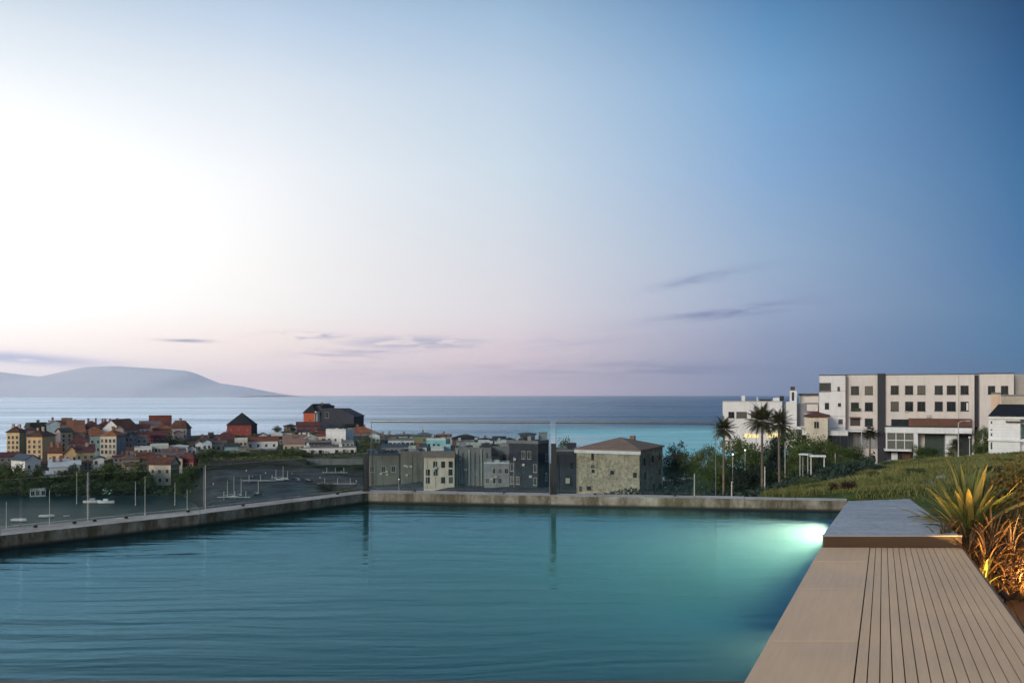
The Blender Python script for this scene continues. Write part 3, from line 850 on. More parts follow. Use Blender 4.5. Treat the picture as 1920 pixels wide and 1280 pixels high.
leafy('dark bronze ground shrub between deck corner and strap plants', 'garden_shrub', 'shrub', 1845, 9.05, zb-0.16, 0.30, 0.40, 1400, 0.022, (bronze, rust))
leafy('dark bronze ground shrub at the right border above the lower deck', 'garden_shrub', 'shrub', 1908, 9.2, zb-0.16, 0.36, 0.55, 1600, 0.024, (bronze, rust))
leafy('golden leaved low foliage mass at the foot of the flax', 'garden_shrub', 'shrub', 1832, 9.35, zb-0.1, 0.26, 0.42, 1100, 0.024, (amber, bronze))
leafy('golden leaved foliage mass by the right border above the strap plants', 'garden_shrub', 'shrub', 1900, 9.9, zb, 0.34, 0.66, 1500, 0.026, (amber, flaxg))
# garden spotlights, warm
def garden_light(label, px, d, z, aim, power):
    x = (px-HX)/F*d
    root = thing('garden_spotlight', label, 'garden light', (x, d, z), group='warm garden spotlights among the plants')
    av = Vector(aim).normalized()
    mb = MB(); mb.tube((0,0,-0.12), (0,0,0.03), 0.008, 0.008, 6); mb.build('spike', dpost, root)
    mb = MB(); mb.tube(Vector((0,0,.05))-av*0.05, Vector((0,0,.05))+av*0.05, 0.026, 0.034, 12); mb.build('lamp_head', dpost, root)
    mb = MB(); mb.tube(Vector((0,0,.05))+av*0.0505, Vector((0,0,.05))+av*0.054, 0.028, 0.028, 12); mb.build('lens', emit_mat('amber_lens', (1.0,0.5,0.12,1), 0.8), root)
    ld = bpy.data.lights.new('garden_spot', 'SPOT'); lo = bpy.data.objects.new('lamp_beam', ld); col.objects.link(lo); lo.parent = root
    ld.energy = power; ld.spot_size = R(120); ld.spot_blend = 0.8; ld.shadow_soft_size = 0.04; ld.color = (1.0,0.54,0.16)
    lo.location = Vector((0,0,.05))+av*0.075; lo.rotation_euler = av.to_track_quat('-Z','Y').to_euler()
garden_light('small warm spotlight hidden among bronze leaves at the deck corner', 1884, 8.25, ZL+0.13, (-0.28, 0.72, 0.55), 85)
garden_light('small warm spotlight on the lower deck by the rust shrub', 1990, 8.3, ZL+0.13, (-0.30, 0.8, 0.55), 210)
# ------------------------------------------------------------------ houses
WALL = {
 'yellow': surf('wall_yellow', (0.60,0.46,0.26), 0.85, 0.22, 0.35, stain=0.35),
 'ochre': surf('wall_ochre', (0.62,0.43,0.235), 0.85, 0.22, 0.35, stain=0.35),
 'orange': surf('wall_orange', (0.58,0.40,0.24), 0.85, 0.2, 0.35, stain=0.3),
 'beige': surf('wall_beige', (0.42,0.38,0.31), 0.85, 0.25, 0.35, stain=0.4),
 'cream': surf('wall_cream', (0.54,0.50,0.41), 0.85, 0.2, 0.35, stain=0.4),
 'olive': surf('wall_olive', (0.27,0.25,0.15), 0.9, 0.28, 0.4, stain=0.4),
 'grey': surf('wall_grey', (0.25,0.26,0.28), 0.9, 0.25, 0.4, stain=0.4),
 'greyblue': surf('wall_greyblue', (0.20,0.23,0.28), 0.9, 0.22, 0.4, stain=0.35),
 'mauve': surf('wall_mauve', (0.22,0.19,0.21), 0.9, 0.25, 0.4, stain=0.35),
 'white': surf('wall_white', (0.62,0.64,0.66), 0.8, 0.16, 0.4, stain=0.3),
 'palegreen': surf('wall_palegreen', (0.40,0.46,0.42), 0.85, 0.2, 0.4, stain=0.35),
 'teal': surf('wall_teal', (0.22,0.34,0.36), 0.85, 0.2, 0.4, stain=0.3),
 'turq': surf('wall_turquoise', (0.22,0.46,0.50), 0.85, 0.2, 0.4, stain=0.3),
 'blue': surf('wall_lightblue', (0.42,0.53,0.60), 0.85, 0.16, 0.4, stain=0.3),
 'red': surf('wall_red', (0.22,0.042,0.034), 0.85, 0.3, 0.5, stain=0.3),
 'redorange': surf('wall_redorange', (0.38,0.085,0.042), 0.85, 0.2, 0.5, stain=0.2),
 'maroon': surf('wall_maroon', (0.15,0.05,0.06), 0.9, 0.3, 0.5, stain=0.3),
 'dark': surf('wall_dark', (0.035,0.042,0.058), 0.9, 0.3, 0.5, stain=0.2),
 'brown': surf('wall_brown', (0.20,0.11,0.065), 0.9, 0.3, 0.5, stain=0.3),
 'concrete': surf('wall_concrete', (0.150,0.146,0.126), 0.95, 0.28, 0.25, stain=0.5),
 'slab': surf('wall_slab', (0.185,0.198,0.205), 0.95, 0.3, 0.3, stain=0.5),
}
ROOF = {
 'brown': tile_mat('roof_brown', (0.105,0.05,0.035)),
 'red': tile_mat('roof_red', (0.19,0.062,0.038)),
 'orange': tile_mat('roof_orange', (0.27,0.105,0.055)),
 'maroon': tile_mat('roof_maroon', (0.12,0.045,0.045)),
 'mauve': tile_mat('roof_mauve', (0.15,0.105,0.105)),
 'slate': tile_mat('roof_slate', (0.03,0.037,0.048), 0.3),
 'greygreen': tile_mat('roof_greygreen', (0.05,0.062,0.055), 0.35),
 'black': tile_mat('roof_black', (0.014,0.017,0.024), 0.3),
 'blue': tile_mat('roof_blue', (0.06,0.085,0.115), 0.3),
 'pink': tile_mat('roof_pink', (0.27,0.17,0.13), 0.3),
 'tan': tile_mat('roof_tan', (0.26,0.20,0.155), 0.3),
 'white': surf('roof_white', (0.50,0.55,0.57), 0.7, 0.15, 0.4, stain=0.3),
 'flat': surf('roof_flat', (0.17,0.17,0.17), 0.9, 0.3, 0.4),
}
PANE = pane_mat('window_glass')
FRAMEW = surf('frame_pale', (0.42,0.41,0.38), 0.6, 0.1, 2)
FRAMED = surf('frame_dark', (0.045,0.04,0.04), 0.6, 0.1, 2)
CHIM = surf('chimney_brick', (0.22,0.12,0.085), 0.9, 0.3, 1.5)
CHIMP = surf('chimney_pale', (0.40,0.30,0.24), 0.9, 0.2, 1.5)
rh = random.Random(3)
_wm = {}
def window_mesh(w_, h_, frame, shutter=False):
    key = (round(w_, 2), round(h_, 2), frame.name)
    if key in _wm: return _wm[key]
    mb = MB(); t_ = 0.09 if w_ > 0.8 else 0.06
    x = w_/2
    mb.box(-x-t_, -x, -0.07, 0.02, -t_, h_+t_); mb.box(x, x+t_, -0.07, 0.02, -t_, h_+t_)
    mb.box(-x, x, -0.07, 0.02, h_, h_+t_); mb.box(-x-t_*1.5, x+t_*1.5, -0.14, 0.02, -t_*1.6, -0.001 if False else 0)
    fm = mb.mesh('window_frame', frame)
    mb = MB(); mb.add([(-x,-0.025,0),(x,-0.025,0),(x,-0.025,h_),(-x,-0.025,h_)], [(0,1,2,3)])
    mb.mi = 1
    mb.box(-0.025, 0.025, -0.045, -0.02, 0, h_)
    pm = mb.mesh('window_pane', [PANE, frame])
    _wm[key] = (fm, pm); return _wm[key]
def put_window(root, x, y, z, w_, h_, frame, rot=0.0, small=True, pane=None):
    fm, pm = window_mesh(w_, h_, frame)
    o = link('window', fm, root, (x, y, z), rot)
    p = link('pane', pm, o)
    return o
def grid_windows(root, W, H, D, rows, cols, side, srows, scols, ws, hs, frame, skip=0.0, z0=0.12, z1=0.1):
    def cells(Wd, nr, nc):
        for r in range(nr):
            for c in range(nc):
                if rh.random() < skip: continue
                yield Wd*(c+0.5)/nc + rh.uniform(-.04,.04)*Wd/nc, H*(z0+(1-z0-z1)*(r+0.5)/nr)
    for u, z in cells(W, rows, cols):
        put_window(root, u, -0.004, z-hs/2, ws, hs, frame)
    if side > 0:
        for u, z in cells(D, srows, scols): put_window(root, W+0.004, u, z-hs/2, ws, hs, frame, R(90))
    if side < 0:
        for u, z in cells(D, srows, scols): put_window(root, -0.004, D-u, z-hs/2, ws, hs, frame, R(-90))
def roof_mesh(W, D, H, RH, kind, o, ridge=0.5):
    """closed roof solid with an overhang o over a W x D plan"""
    mb = MB(); th = 0.22
    x0, x1, y0, y1 = -o, W+o, -o, D+o
    b = [(x0,y0,H-th*.2),(x1,y0,H-th*.2),(x1,y1,H-th*.2),(x0,y1,H-th*.2)]
    m_ = [(x0,y0,H+th),(x1,y0,H+th),(x1,y1,H+th),(x0,y1,H+th)]
    T = H+RH
    if kind == 'hip':
        if W >= D:
            k = min(D, W*0.98)*0.5; r = [(x0+k, (y0+y1)/2, T), (x1-k, (y0+y1)/2, T)]
            mb.add(b+m_+r, [(3,2,1,0),(0,1,5,4),(1,2,6,5),(2,3,7,6),(3,0,4,7),(4,5,9,8),(6,7,8,9),(5,6,9),(7,4,8)])
        else:
            k = W*0.5; r = [((x0+x1)/2, y0+k, T), ((x0+x1)/2, y1-k, T)]
            mb.add(b+m_+r, [(3,2,1,0),(0,1,5,4),(1,2,6,5),(2,3,7,6),(3,0,4,7),(4,5,8),(5,6,9,8),(6,7,9),(7,4,8,9)])
    elif kind == 'pyr':
        r = [((x0+x1)/2, (y0+y1)/2, T)]
        mb.add(b+m_+r, [(3,2,1,0),(0,1,5,4),(1,2,6,5),(2,3,7,6),(3,0,4,7),(4,5,8),(5,6,8),(6,7,8),(7,4,8)])
    elif kind == 'gx':      # ridge along x
        ym = y0+(y1-y0)*ridge
        for xa, xb in ((x0, x1),):
            lo = [(xa,y0,H-.05),(xa,ym,T-.0),(xa,y1,H-.05),(xa,y1,H+th),(xa,ym,T+th),(xa,y0,H+th)]
            hi = [(xb,)+v[1:] for v in lo]
            mb.add(lo+hi, [(0,1,4,5),(1,2,3,4),(11,10,7,6),(10,9,8,7),(5,4,10,11),(4,3,9,10),(0,6,7,1),(1,7,8,2),(0,5,11,6),(2,8,9,3)])
    elif kind == 'gy':      # ridge along y, gable to the front
        xm = x0+(x1-x0)*ridge
        lo = [(x0,y0,H-.05),(xm,y0,T),(x1,y0,H-.05),(x1,y0,H+th),(xm,y0,T+th),(x0,y0,H+th)]
        hi = [(v[0],y1,v[2]) for v in lo]
        mb.add(lo+hi, [(1,0,5,4),(2,1,4,3),(6,7,10,11),(7,8,9,10),(4,5,11,10),(3,4,10,9),(0,1,7,6),(1,2,8,7),(0,6,11,5),(3,9,8,2)])
    elif kind == 'shed':
        mb.add([(x0,y0,H-.05),(x1,y0,H-.05),(x1,y1,T-.05),(x0,y1,T-.05),(x0,y0,H+th),(x1,y0,H+th),(x1,y1,T+th),(x0,y1,T+th)],
               [(3,2,1,0),(4,5,6,7),(0,1,5,4),(1,2,6,5),(2,3,7,6),(3,0,4,7)])
    elif kind == 'mansard':
        k = min(W, D)*0.16; z1 = H+RH*0.85
        a = [(x0+k,y0+k,z1),(x1-k,y0+k,z1),(x1-k,y1-k,z1),(x0+k,y1-k,z1)]
        mb.add(b+m_+a, [(3,2,1,0),(0,1,5,4),(1,2,6,5),(2,3,7,6),(3,0,4,7),(4,5,9,8),(5,6,10,9),(6,7,11,10),(7,4,8,11),(8,9,10,11)])
    else:                   # flat with a low parapet
        p = max(0.3, RH)
        mb.box(x0, x1, y0, y1, H+0.002, H+0.12)
        w_ = 0.22
        for q in ((x0, x1, y0, y0+w_), (x0, x1, y1-w_, y1), (x0, x0+w_, y0+w_, y1-w_), (x1-w_, x1, y0+w_, y1-w_)):
            mb.box(q[0], q[1], q[2], q[3], H+0.12, H+p)
    return mb
def frame_of(pl, pr, d, side, yaw=None):
    """plan frame of a building: origin (front left corner), rotation, width, depth (None if unknown)"""
    az_ = lambda px: math.atan((px-HX)/F)
    pc = pr-side if side > 0 else (pl-side if side < 0 else None)
    if side == 0:
        phi = -az_((pl+pr)/2) if yaw is None else yaw
        A = P(pl, HY, d); u = Vector((math.cos(phi), math.sin(phi), 0)); k = (pr-HX)/F
        W = (k*A.y-A.x)/(u.x-k*u.y)
        return A, phi, W, None
    if side > 0:
        phi = -(az_(pc)+R(27)) if yaw is None else yaw
        C = P(pc, HY, d); u = Vector((math.cos(phi), math.sin(phi), 0)); v = Vector((-u.y, u.x, 0))
        k = (pl-HX)/F; t_ = (k*C.y-C.x)/(-u.x+k*u.y)
        k = (pr-HX)/F; D = (k*C.y-C.x)/(v.x-k*v.y)
        return C-u*t_, phi, t_, D
    phi = -(az_(pc)-R(27)) if yaw is None else yaw
    C = P(pc, HY, d); u = Vector((math.cos(phi), math.sin(phi), 0)); v = Vector((-u.y, u.x, 0))
    k = (pr-HX)/F; t_ = (k*C.y-C.x)/(u.x-k*u.y)
    k = (pl-HX)/F; D = (k*C.y-C.x)/(v.x-k*v.y)
    return C, phi, t_, D
def house(label, pl, pr, yr, ye, yb, d, side=0, roof='hip', wall='beige', rc='red', rows=0, cols=0, sr=0, sc_=0, dep=9.0,
          ws=0.95, hs=1.35, frame=None, chim=0, chc=None, ov=0.45, yaw=None, skip=0.08, name='house', cat='house', wside=None, skirt=2.0, ridge=0.5, group=None, z0=0.12):
    O, phi, W, D = frame_of(pl, pr, d, side, yaw)
    if D is None or D < 1.5: D = dep
    zb_ = P(0, yb, d).z; ze = P(0, ye, d).z; H = ze-zb_
    O = Vector((O.x, O.y, zb_))
    dr = d + (D*0.5 if roof in ('hip','pyr','gx','shed') else 0.0)
    RH = max(0.3, (HY-yr)/F*dr + CAMZ - ze)
    root = thing(name, label, cat, O, phi, group)
    u = Vector((math.cos(phi), math.sin(phi), 0)); v = Vector((-u.y, u.x, 0))
    zmin = min(zt(*(O+u*a*W+v*b_*D)[:2]) for a in (0, .5, 1) for b_ in (0, 1))
    bot = min(0.0, zmin-zb_)-skirt*0.4
    mb = MB()
    if roof == 'gy':
        xm = W*ridge
        f = [(0,0,bot),(W,0,bot),(W,0,H),(xm,0,H+RH-.02),(0,0,H)]
        mb.add(f+[(p[0],D,p[2]) for p in f], [(0,1,2,3,4),(9,8,7,6,5),(0,5,6,1),(1,6,7,2),(4,9,5,0)])
    elif roof == 'gx':
        ym = D*ridge
        f = [(0,0,bot),(0,D,bot),(0,D,H),(0,ym,H+RH-.02),(0,0,H)]
        mb.add(f+[(W,p[1],p[2]) for p in f], [(4,3,2,1,0),(5,6,7,8,9),(0,5,9,4),(1,2,7,6)])
    elif roof == 'shed':
        f = [(0,0,bot),(0,D,bot),(0,D,H+RH-.06),(0,0,H)]
        mb.add(f+[(W,p[1],p[2]) for p in f], [(3,2,1,0),(4,5,6,7),(0,4,7,3),(1,2,6,5)])
    else:
        mb.box(0, W, 0, D, bot, H)
    mb.build('wall', WALL[wall] if not isinstance(wall, bpy.types.Material) else wall, root)
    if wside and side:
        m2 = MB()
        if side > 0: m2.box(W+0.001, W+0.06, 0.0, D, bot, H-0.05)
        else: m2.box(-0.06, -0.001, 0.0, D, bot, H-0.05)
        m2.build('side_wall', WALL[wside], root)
    rf = roof_mesh(W, D, H+0.003, RH, roof, ov if roof != 'flat' else 0.03, ridge).build('roof', ROOF[rc], root)
    if rows or sr:
        grid_windows(root, W, H, D, rows, cols, side, sr, sc_, ws, hs, frame or FRAMEW, skip, z0=z0)
    if chim == 0 and roof in ('hip','gx','gy') and W > 6: chim = rh.choice((0, 1, 1, 2))
    for i in range(chim):
        mb = MB(); cw = 0.42+0.2*rh.random(); ch = 1.1+0.7*rh.random()
        mb.box(-cw, cw, -.4, .4, -1.6, ch); mb.box(-cw-.1, cw+.1, -.5, .5, ch+.001, ch+.16)
        fx = (i+0.5)/chim+rh.uniform(-.12,.12)
        mb.build('chimney', chc or CHIM, rf, (W*(0.15+0.7*fx), D*(0.5 if roof in ('hip','pyr','gx','flat') else 0.3), H+RH*(0.85 if roof != 'flat' else .2)))
    return root, W, D, H, RH

RH_ = house
# far-left headland, back rows first
house('large maroon roofed block with a flat red top crowning the old town', 256, 323, 787, 800, 822, 470, 0, 'hip', 'mauve', 'maroon', 2, 6, dep=16, chim=1)
house('red box like roof storey on top of the old town', 279, 322, 779, 788.5, 806, 476, 0, 'flat', 'maroon', 'red', 0, 0, dep=10, ov=.1)
house('dark brown roofed grey house at the right end of the old town', 318, 358, 788, 803, 824, 452, 8, 'hip', 'grey', 'brown', 2, 4, 1, 1)
house('long dark brown roofed house on the ridge of the old town', 92, 152, 788.5, 796, 812, 452, 0, 'gx', 'mauve', 'brown', 1, 5, chim=0, dep=10)
house('dark brick rooftop block standing above the old town ridge', 115, 136, 783.5, 785, 800, 458, 0, 'flat', 'brown', 'flat', 1, 3, dep=6)
house('dark slate house with a grey green mansard at the old town end', 47, 90, 790.5, 802, 826, 430, -9, 'mansard', 'dark', 'greygreen', 1, 4, chim=1, frame=FRAMED)
house('pale blue gabled house among the back roofs of the old town', 87, 112, 788.5, 795.5, 815, 436, 0, 'gy', 'blue', 'white', 1, 1, dep=9)
house('orange red broad roof left of the brown roof on the ridge', 126, 158, 789, 807, 824, 418, 0, 'gx', 'mauve', 'orange', 1, 3, dep=17, ridge=0.95)
house('dark brown hipped house behind the orange roofs', 152, 190, 789, 803, 826, 428, 0, 'hip', 'beige', 'brown', 1, 4, chim=2)
house('grey hipped house with three chimneys on the ridge', 182, 214, 788.5, 799, 820, 438, 0, 'hip', 'grey', 'maroon', 1, 3, chim=3)
house('wide red brown gabled house with a pale gable in mid town', 188, 262, 787, 808, 835, 408, 34, 'gy', 'white', 'red', 1, 1, 1, 3, skip=0.0, ridge=0.5, chim=1)
house('maroon roofed house with a pale blue upper wall', 255, 280, 795, 803.5, 815, 424, 0, 'gx', 'blue', 'maroon', 1, 3, dep=7)
house('grey pink stepped house below the red top block', 262, 300, 790, 797, 812, 448, 0, 'shed', 'mauve', 'mauve', 1, 4, dep=8)
house('rust brown house with an orange roof in the upper old town', 286, 322, 796, 804, 822, 432, 0, 'hip', 'brown', 'orange', 1, 4, chim=1)
house('maroon house with a red front in the shade of the old town', 256, 312, 809, 817, 836, 405, 0, 'gx', 'maroon', 'maroon', 1, 5, dep=8)
house('bright red narrow house between the grey houses', 266, 281, 812, 816, 836, 398, 0, 'flat', 'red', 'maroon', 1, 2, dep=6)
house('pink grey narrow house under the dark brown roof', 326, 342, 808, 812, 828, 430, 0, 'gy', 'mauve', 'brown', 1, 2, dep=6)
# middle rows
house('tall yellow house with a brown hipped roof at the left end of the town', 12.5, 49, 798.5, 810.5, 858, 385, 13, 'hip', 'yellow', 'brown', 4, 3, 4, 1, chim=2, chc=CHIMP, wside='olive', skip=.05)  # shade of the right side is put into its olive wall colour
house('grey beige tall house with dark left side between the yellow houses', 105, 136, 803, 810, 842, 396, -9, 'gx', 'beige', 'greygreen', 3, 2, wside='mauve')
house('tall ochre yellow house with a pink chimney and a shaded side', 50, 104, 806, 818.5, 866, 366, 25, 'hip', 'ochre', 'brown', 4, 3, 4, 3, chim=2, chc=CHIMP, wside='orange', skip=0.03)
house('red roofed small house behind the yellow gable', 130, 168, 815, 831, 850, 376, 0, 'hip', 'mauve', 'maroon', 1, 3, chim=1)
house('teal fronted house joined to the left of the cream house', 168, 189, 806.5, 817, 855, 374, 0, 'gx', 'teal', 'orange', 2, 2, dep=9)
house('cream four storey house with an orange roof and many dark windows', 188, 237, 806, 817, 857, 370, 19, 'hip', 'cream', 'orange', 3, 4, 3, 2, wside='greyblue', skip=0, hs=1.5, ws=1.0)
house('tall grey blue house in shade right of the cream house', 236, 257, 808, 815, 856, 380, 9, 'hip', 'greyblue', 'slate', 3, 2, 3, 1)
house('grey house with white lintels below the maroon houses', 255, 276, 817, 821, 842, 384, 0, 'flat', 'greyblue', 'flat', 2, 2, dep=7)
house('long white flat roofed building below the maroon houses', 252, 285, 838, 840, 854, 362, 0, 'flat', 'white', 'white', 1, 4, dep=8)
house('pale green white building with small dark windows', 282, 316, 833, 836, 853, 366, 0, 'flat', 'palegreen', 'white', 1, 5, dep=8)
house('low white house with a rounded look right of the pale green building', 320, 352, 833.5, 838, 848, 372, 0, 'hip', 'white', 'white', 1, 2, dep=8)
house('mauve roofed low house before the white buildings', 304, 348, 842.5, 855, 870, 346, 0, 'gx', 'mauve', 'mauve', 1, 3, dep=12, ridge=.8)
house('dark roofed row house in shade below the cream house', 212, 250, 851, 857, 868, 352, 0, 'hip', 'mauve', 'maroon', 1, 4, dep=8)
house('low orange yellow house with a dark hipped roof', 89, 121, 833.5, 849.5, 870, 350, 4, 'hip', 'orange', 'brown', 1, 3, dep=10, ws=.8, hs=1.1)
house('yellow gabled house with dark shutters in the lower town', 120, 146, 836.5, 851, 869, 343, 0, 'gy', 'ochre', 'brown', 1, 2, dep=10, ws=.8)
house('olive house with a maroon roof right of the yellow gable', 143, 177, 834, 847.5, 868, 345, 0, 'gx', 'olive', 'maroon', 1, 3, dep=11, ridge=.75, chim=1, chc=CHIMP)
house('long low red roofed house at the left border of the town', -30, 38, 849, 857, 870, 356, 0, 'gx', 'mauve', 'maroon', 1, 5, dep=9)
house('small white house with a window left of the shore trees', 175, 195, 856.5, 860.5, 874, 331, 0, 'gy', 'white', 'blue', 1, 2, dep=7)
house('red roofed house with pale window bays above the shore trees', 228, 262, 853, 861, 876, 336, 0, 'hip', 'olive', 'mauve', 1, 4, dep=8)
house('broad red roofed house behind the cream shore gable', 257, 288, 849, 862, 874, 340, 0, 'gx', 'beige', 'red', 1, 2, dep=10, ridge=.8)
house('white house with a blue slate roof on the left shore', 21, 76, 853.5, 864, 888, 325, -26, 'gy', 'white', 'blue', 1, 2, 1, 1, skip=0)
house('white long shed with a pale roof behind the shore trees', 92, 128, 862, 876, 896, 318, 0, 'gx', 'white', 'white', 1, 3, dep=10, ridge=.8)
house('pale roofed low annex right of the white shed', 122, 150, 864, 872, 888, 322, 0, 'gx', 'palegreen', 'white', 1, 2, dep=8)
house('white sloping boat shed half hidden by shore trees', 74, 98, 885, 890, 902, 309, 0, 'shed', 'white', 'white', 1, 1, dep=6)
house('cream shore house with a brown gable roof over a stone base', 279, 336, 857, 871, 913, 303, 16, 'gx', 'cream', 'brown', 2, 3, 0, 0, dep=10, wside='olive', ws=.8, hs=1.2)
house('red house with a maroon hipped roof on the right of the shore', 336, 372, 847.5, 861, 882, 330, 9, 'hip', 'red', 'maroon', 1, 3, 1, 1, dep=10)
house('white gable end beside the red shore house', 329, 342, 857, 861, 877, 327, 0, 'gy', 'cream', 'maroon', 1, 1, dep=6)
house('pale blue kiosk on the harbour shore', 56, 86, 916, 919, 931, 283, 0, 'flat', 'blue', 'white', 1, 3, dep=4)
# around the red tower
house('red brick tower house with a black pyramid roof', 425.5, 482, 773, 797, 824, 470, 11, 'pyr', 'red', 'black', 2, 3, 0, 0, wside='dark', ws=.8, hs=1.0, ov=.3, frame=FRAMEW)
house('dark stone stump tower before the red tower house', 390, 401, 810.5, 812, 828, 455, 0, 'flat', 'dark', 'flat', 1, 1, dep=4, frame=FRAMED)
house('maroon gabled roof in front of the red tower house', 402, 447, 809.5, 824, 836, 440, 0, 'hip', 'maroon', 'maroon', 1, 4, dep=10)
house('reddish roofed house left of the maroon gable', 372, 398, 820, 826, 840, 430, 0, 'hip', 'maroon', 'brown', 1, 3, dep=8, chim=2)
house('white house with a long red tile roof below the red tower', 462, 521, 819, 827, 845, 398, 0, 'gx', 'white', 'red', 1, 4, dep=9, ridge=.7)
house('white three window annex left of the long red roof', 440, 464, 822, 825, 850, 392, 0, 'flat', 'cream', 'white', 2, 3, dep=8)
house('pale blue cottage left of the dark roofed annex', 379, 397, 824, 829, 848, 376, 0, 'gy', 'blue', 'slate', 1, 2, dep=7)
house('white gabled cottage at the right end of the town slope', 366, 380, 826, 832, 848, 380, 0, 'gy', 'white', 'brown', 1, 1, dep=7)
house('beige cottage with a dark low roof', 396, 424, 826, 831, 850, 384, 0, 'gx', 'beige', 'mauve', 1, 3, dep=8)
house('teal grey house with a dark roof behind the hedge', 421, 448, 832, 837, 858, 368, 0, 'gx', 'teal', 'slate', 1, 2, dep=8, ridge=.7)
house('grey low house with a balcony behind the hedge', 446, 468, 838, 841, 858, 366, 0, 'flat', 'grey', 'flat', 1, 3, dep=7)
house('grey blue garage with a dark opening below the long red roof', 484, 518, 839, 841, 853, 388, 0, 'flat', 'greyblue', 'white', 1, 1, dep=6, ws=4, hs=1.6)
house('olive cottage before the garage', 466, 488, 841, 844, 855, 384, 0, 'gx', 'olive', 'tan', 1, 2, dep=5)
house('pink roofed beige house right of the long red roof', 531, 575, 816, 832, 848, 388, 0, 'gx', 'beige', 'pink', 1, 4, dep=12, ridge=.85)
house('small white gable before the dark leaning roof', 572, 594, 816, 822, 834, 396, 0, 'gy', 'palegreen', 'white', 1, 2, dep=7)
house('dark green hut on the shore left of the red and black house', 532, 556, 795, 799, 812, 476, 0, 'hip', 'teal', 'greygreen', 1, 3, dep=7)
house('maroon roof below the red and black house', 556, 600, 791, 799, 812, 464, 0, 'gx', 'maroon', 'maroon', 1, 3, dep=10)
house('dark grey roof behind the white blue house', 596, 642, 799, 806, 818, 444, 0, 'hip', 'maroon', 'slate', 1, 4, dep=8)
house('orange brown roofed house right of the white blue house', 648, 704, 799.5, 812, 834, 428, 0, 'hip', 'grey', 'orange', 1, 3, dep=12)
house('white house with a light blue side wall', 611, 664, 804, 808, 842, 408, 16, 'flat', 'white', 'white', 1, 3, 0, 0, wside='blue', ws=.9, hs=1.2)
house('dark terraced row between the white houses', 572, 622, 826, 829, 846, 386, 0, 'flat', 'dark', 'flat', 1, 7, dep=7, frame=FRAMEW)
house('long low white building with five dark windows above the harbour wall', 563, 668, 838.5, 840.5, 854, 372, 0, 'flat', 'white', 'flat', 1, 7, dep=8, ws=1.3, hs=1.3, frame=FRAMED)
house('small white hut with panels on the harbour wall', 661, 682, 857, 859, 871, 342, 0, 'flat', 'white', 'flat', 1, 2, dep=4)
house('pale grey low block behind the harbour wall', 575, 662, 859, 862, 874, 346, 0, 'flat', 'slab', 'flat', 0, 0, dep=8)
# red and black house on the point: three joined masses
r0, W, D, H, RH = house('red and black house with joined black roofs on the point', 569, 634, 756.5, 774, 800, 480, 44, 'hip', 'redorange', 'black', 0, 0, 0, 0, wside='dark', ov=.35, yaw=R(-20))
d_ = 478.0; s_ = d_/F
mb = MB(); mb.box(W*.78, W*1.18, D*.2, D*.75, -2, 34+(HY-760)*s_-r0.location.z); mb.build('chimney_tower', WALL['dark'], r0)
mb = MB()
zt_ = CAMZ+(HY-765.5)*s_-r0.location.z; zl = CAMZ+(HY-780)*s_-r0.location.z; x0 = W*1.18; x1 = W+(676-632)*s_*1.05; x2 = W+(709-632)*s_*1.05
f_ = [(x0, D*.15, -2), (x2-1.2, D*.15, -2), (x2-1.2, D*.15, zl-.3), (x2, D*.15, zl), (x1, D*.15, zt_), (x0, D*.15, zt_)]
mb.add(f_+[(p[0], D*.15+11, p[2]) for p in f_], [(0,1,2,3,4,5), (11,10,9,8,7,6)]+[(i, 6+i, 6+(i+1) % 6, (i+1) % 6) for i in range(6)])
mb.build('black_wing', WALL['dark'], r0)
put_window(r0, W*1.18+4.2, D*.15-.004, 5.0, 2.2, 3.2, FRAMEW)
mb = MB(); mb.box(W*1.03, W*1.12, D*.05, D*.19, -1, H*1.0); mb.build('pale_bay', WALL['white'], r0)
mb = MB(); mb.box(W*.98, W*1.02, D*.0, D*.19, -1, H*1.0); mb.box(W*.98, W*1.16, 0, D*.19, H*1.0+.01, H*1.12); mb.build('pale_frame', WALL['cream'], r0)

# middle ground seen through the tall glass
house('long white building with dark shutters seen through the glass', 728, 776, 822, 826, 840, 404, 0, 'flat', 'white', 'flat', 1, 6, dep=8, ws=1.4, hs=1.5, frame=FRAMED, skip=0)
house('dark blue gabled roof behind the turquoise house', 774, 816, 810.5, 818, 832, 430, 0, 'hip', 'olive', 'blue', 1, 3, dep=10)
house('turquoise house with a pale terrace seen through the glass', 800, 844, 822, 825, 846, 398, 8, 'flat', 'turq', 'white', 1, 4, 0, 0, dep=8, frame=FRAMED)
house('dark humped roof right of the turquoise house', 848, 897, 813.5, 823, 838, 430, 0, 'hip', 'maroon', 'black', 1, 4, dep=12)
house('dark tiled roof left of the white shuttered building', 704, 730, 815, 820, 838, 420, 0, 'hip', 'grey', 'black', 1, 2, dep=8)
house('pale house below the dark humped roof', 856, 905, 826, 829, 846, 396, 0, 'flat', 'palegreen', 'flat', 1, 5, dep=8)
house('blue grey row of low houses behind the olive blocks', 716, 762, 833, 838, 852, 366, 0, 'gx', 'greyblue', 'blue', 1, 6, dep=9)
house('pale blue low house behind the olive blocks', 758, 800, 834, 838, 854, 360, 0, 'gx', 'blue', 'blue', 1, 4, dep=8)
house('small white house on top of the harbour house', 808, 832, 838, 841, 856, 300, 0, 'flat', 'white', 'white', 1, 3, dep=6)
house('turquoise box room on top of the harbour house', 827, 845, 834, 836, 856, 306, 0, 'flat', 'turq', 'white', 0, 0, dep=5)
house('weathered olive concrete block with a pale panel by the corner post', 688, 748, 850, 854, 906, 270, 0, 'flat', 'concrete', 'blue', 1, 3, dep=14, skip=.3, ws=1.2, hs=1.8, name='apartment_block', cat='building')
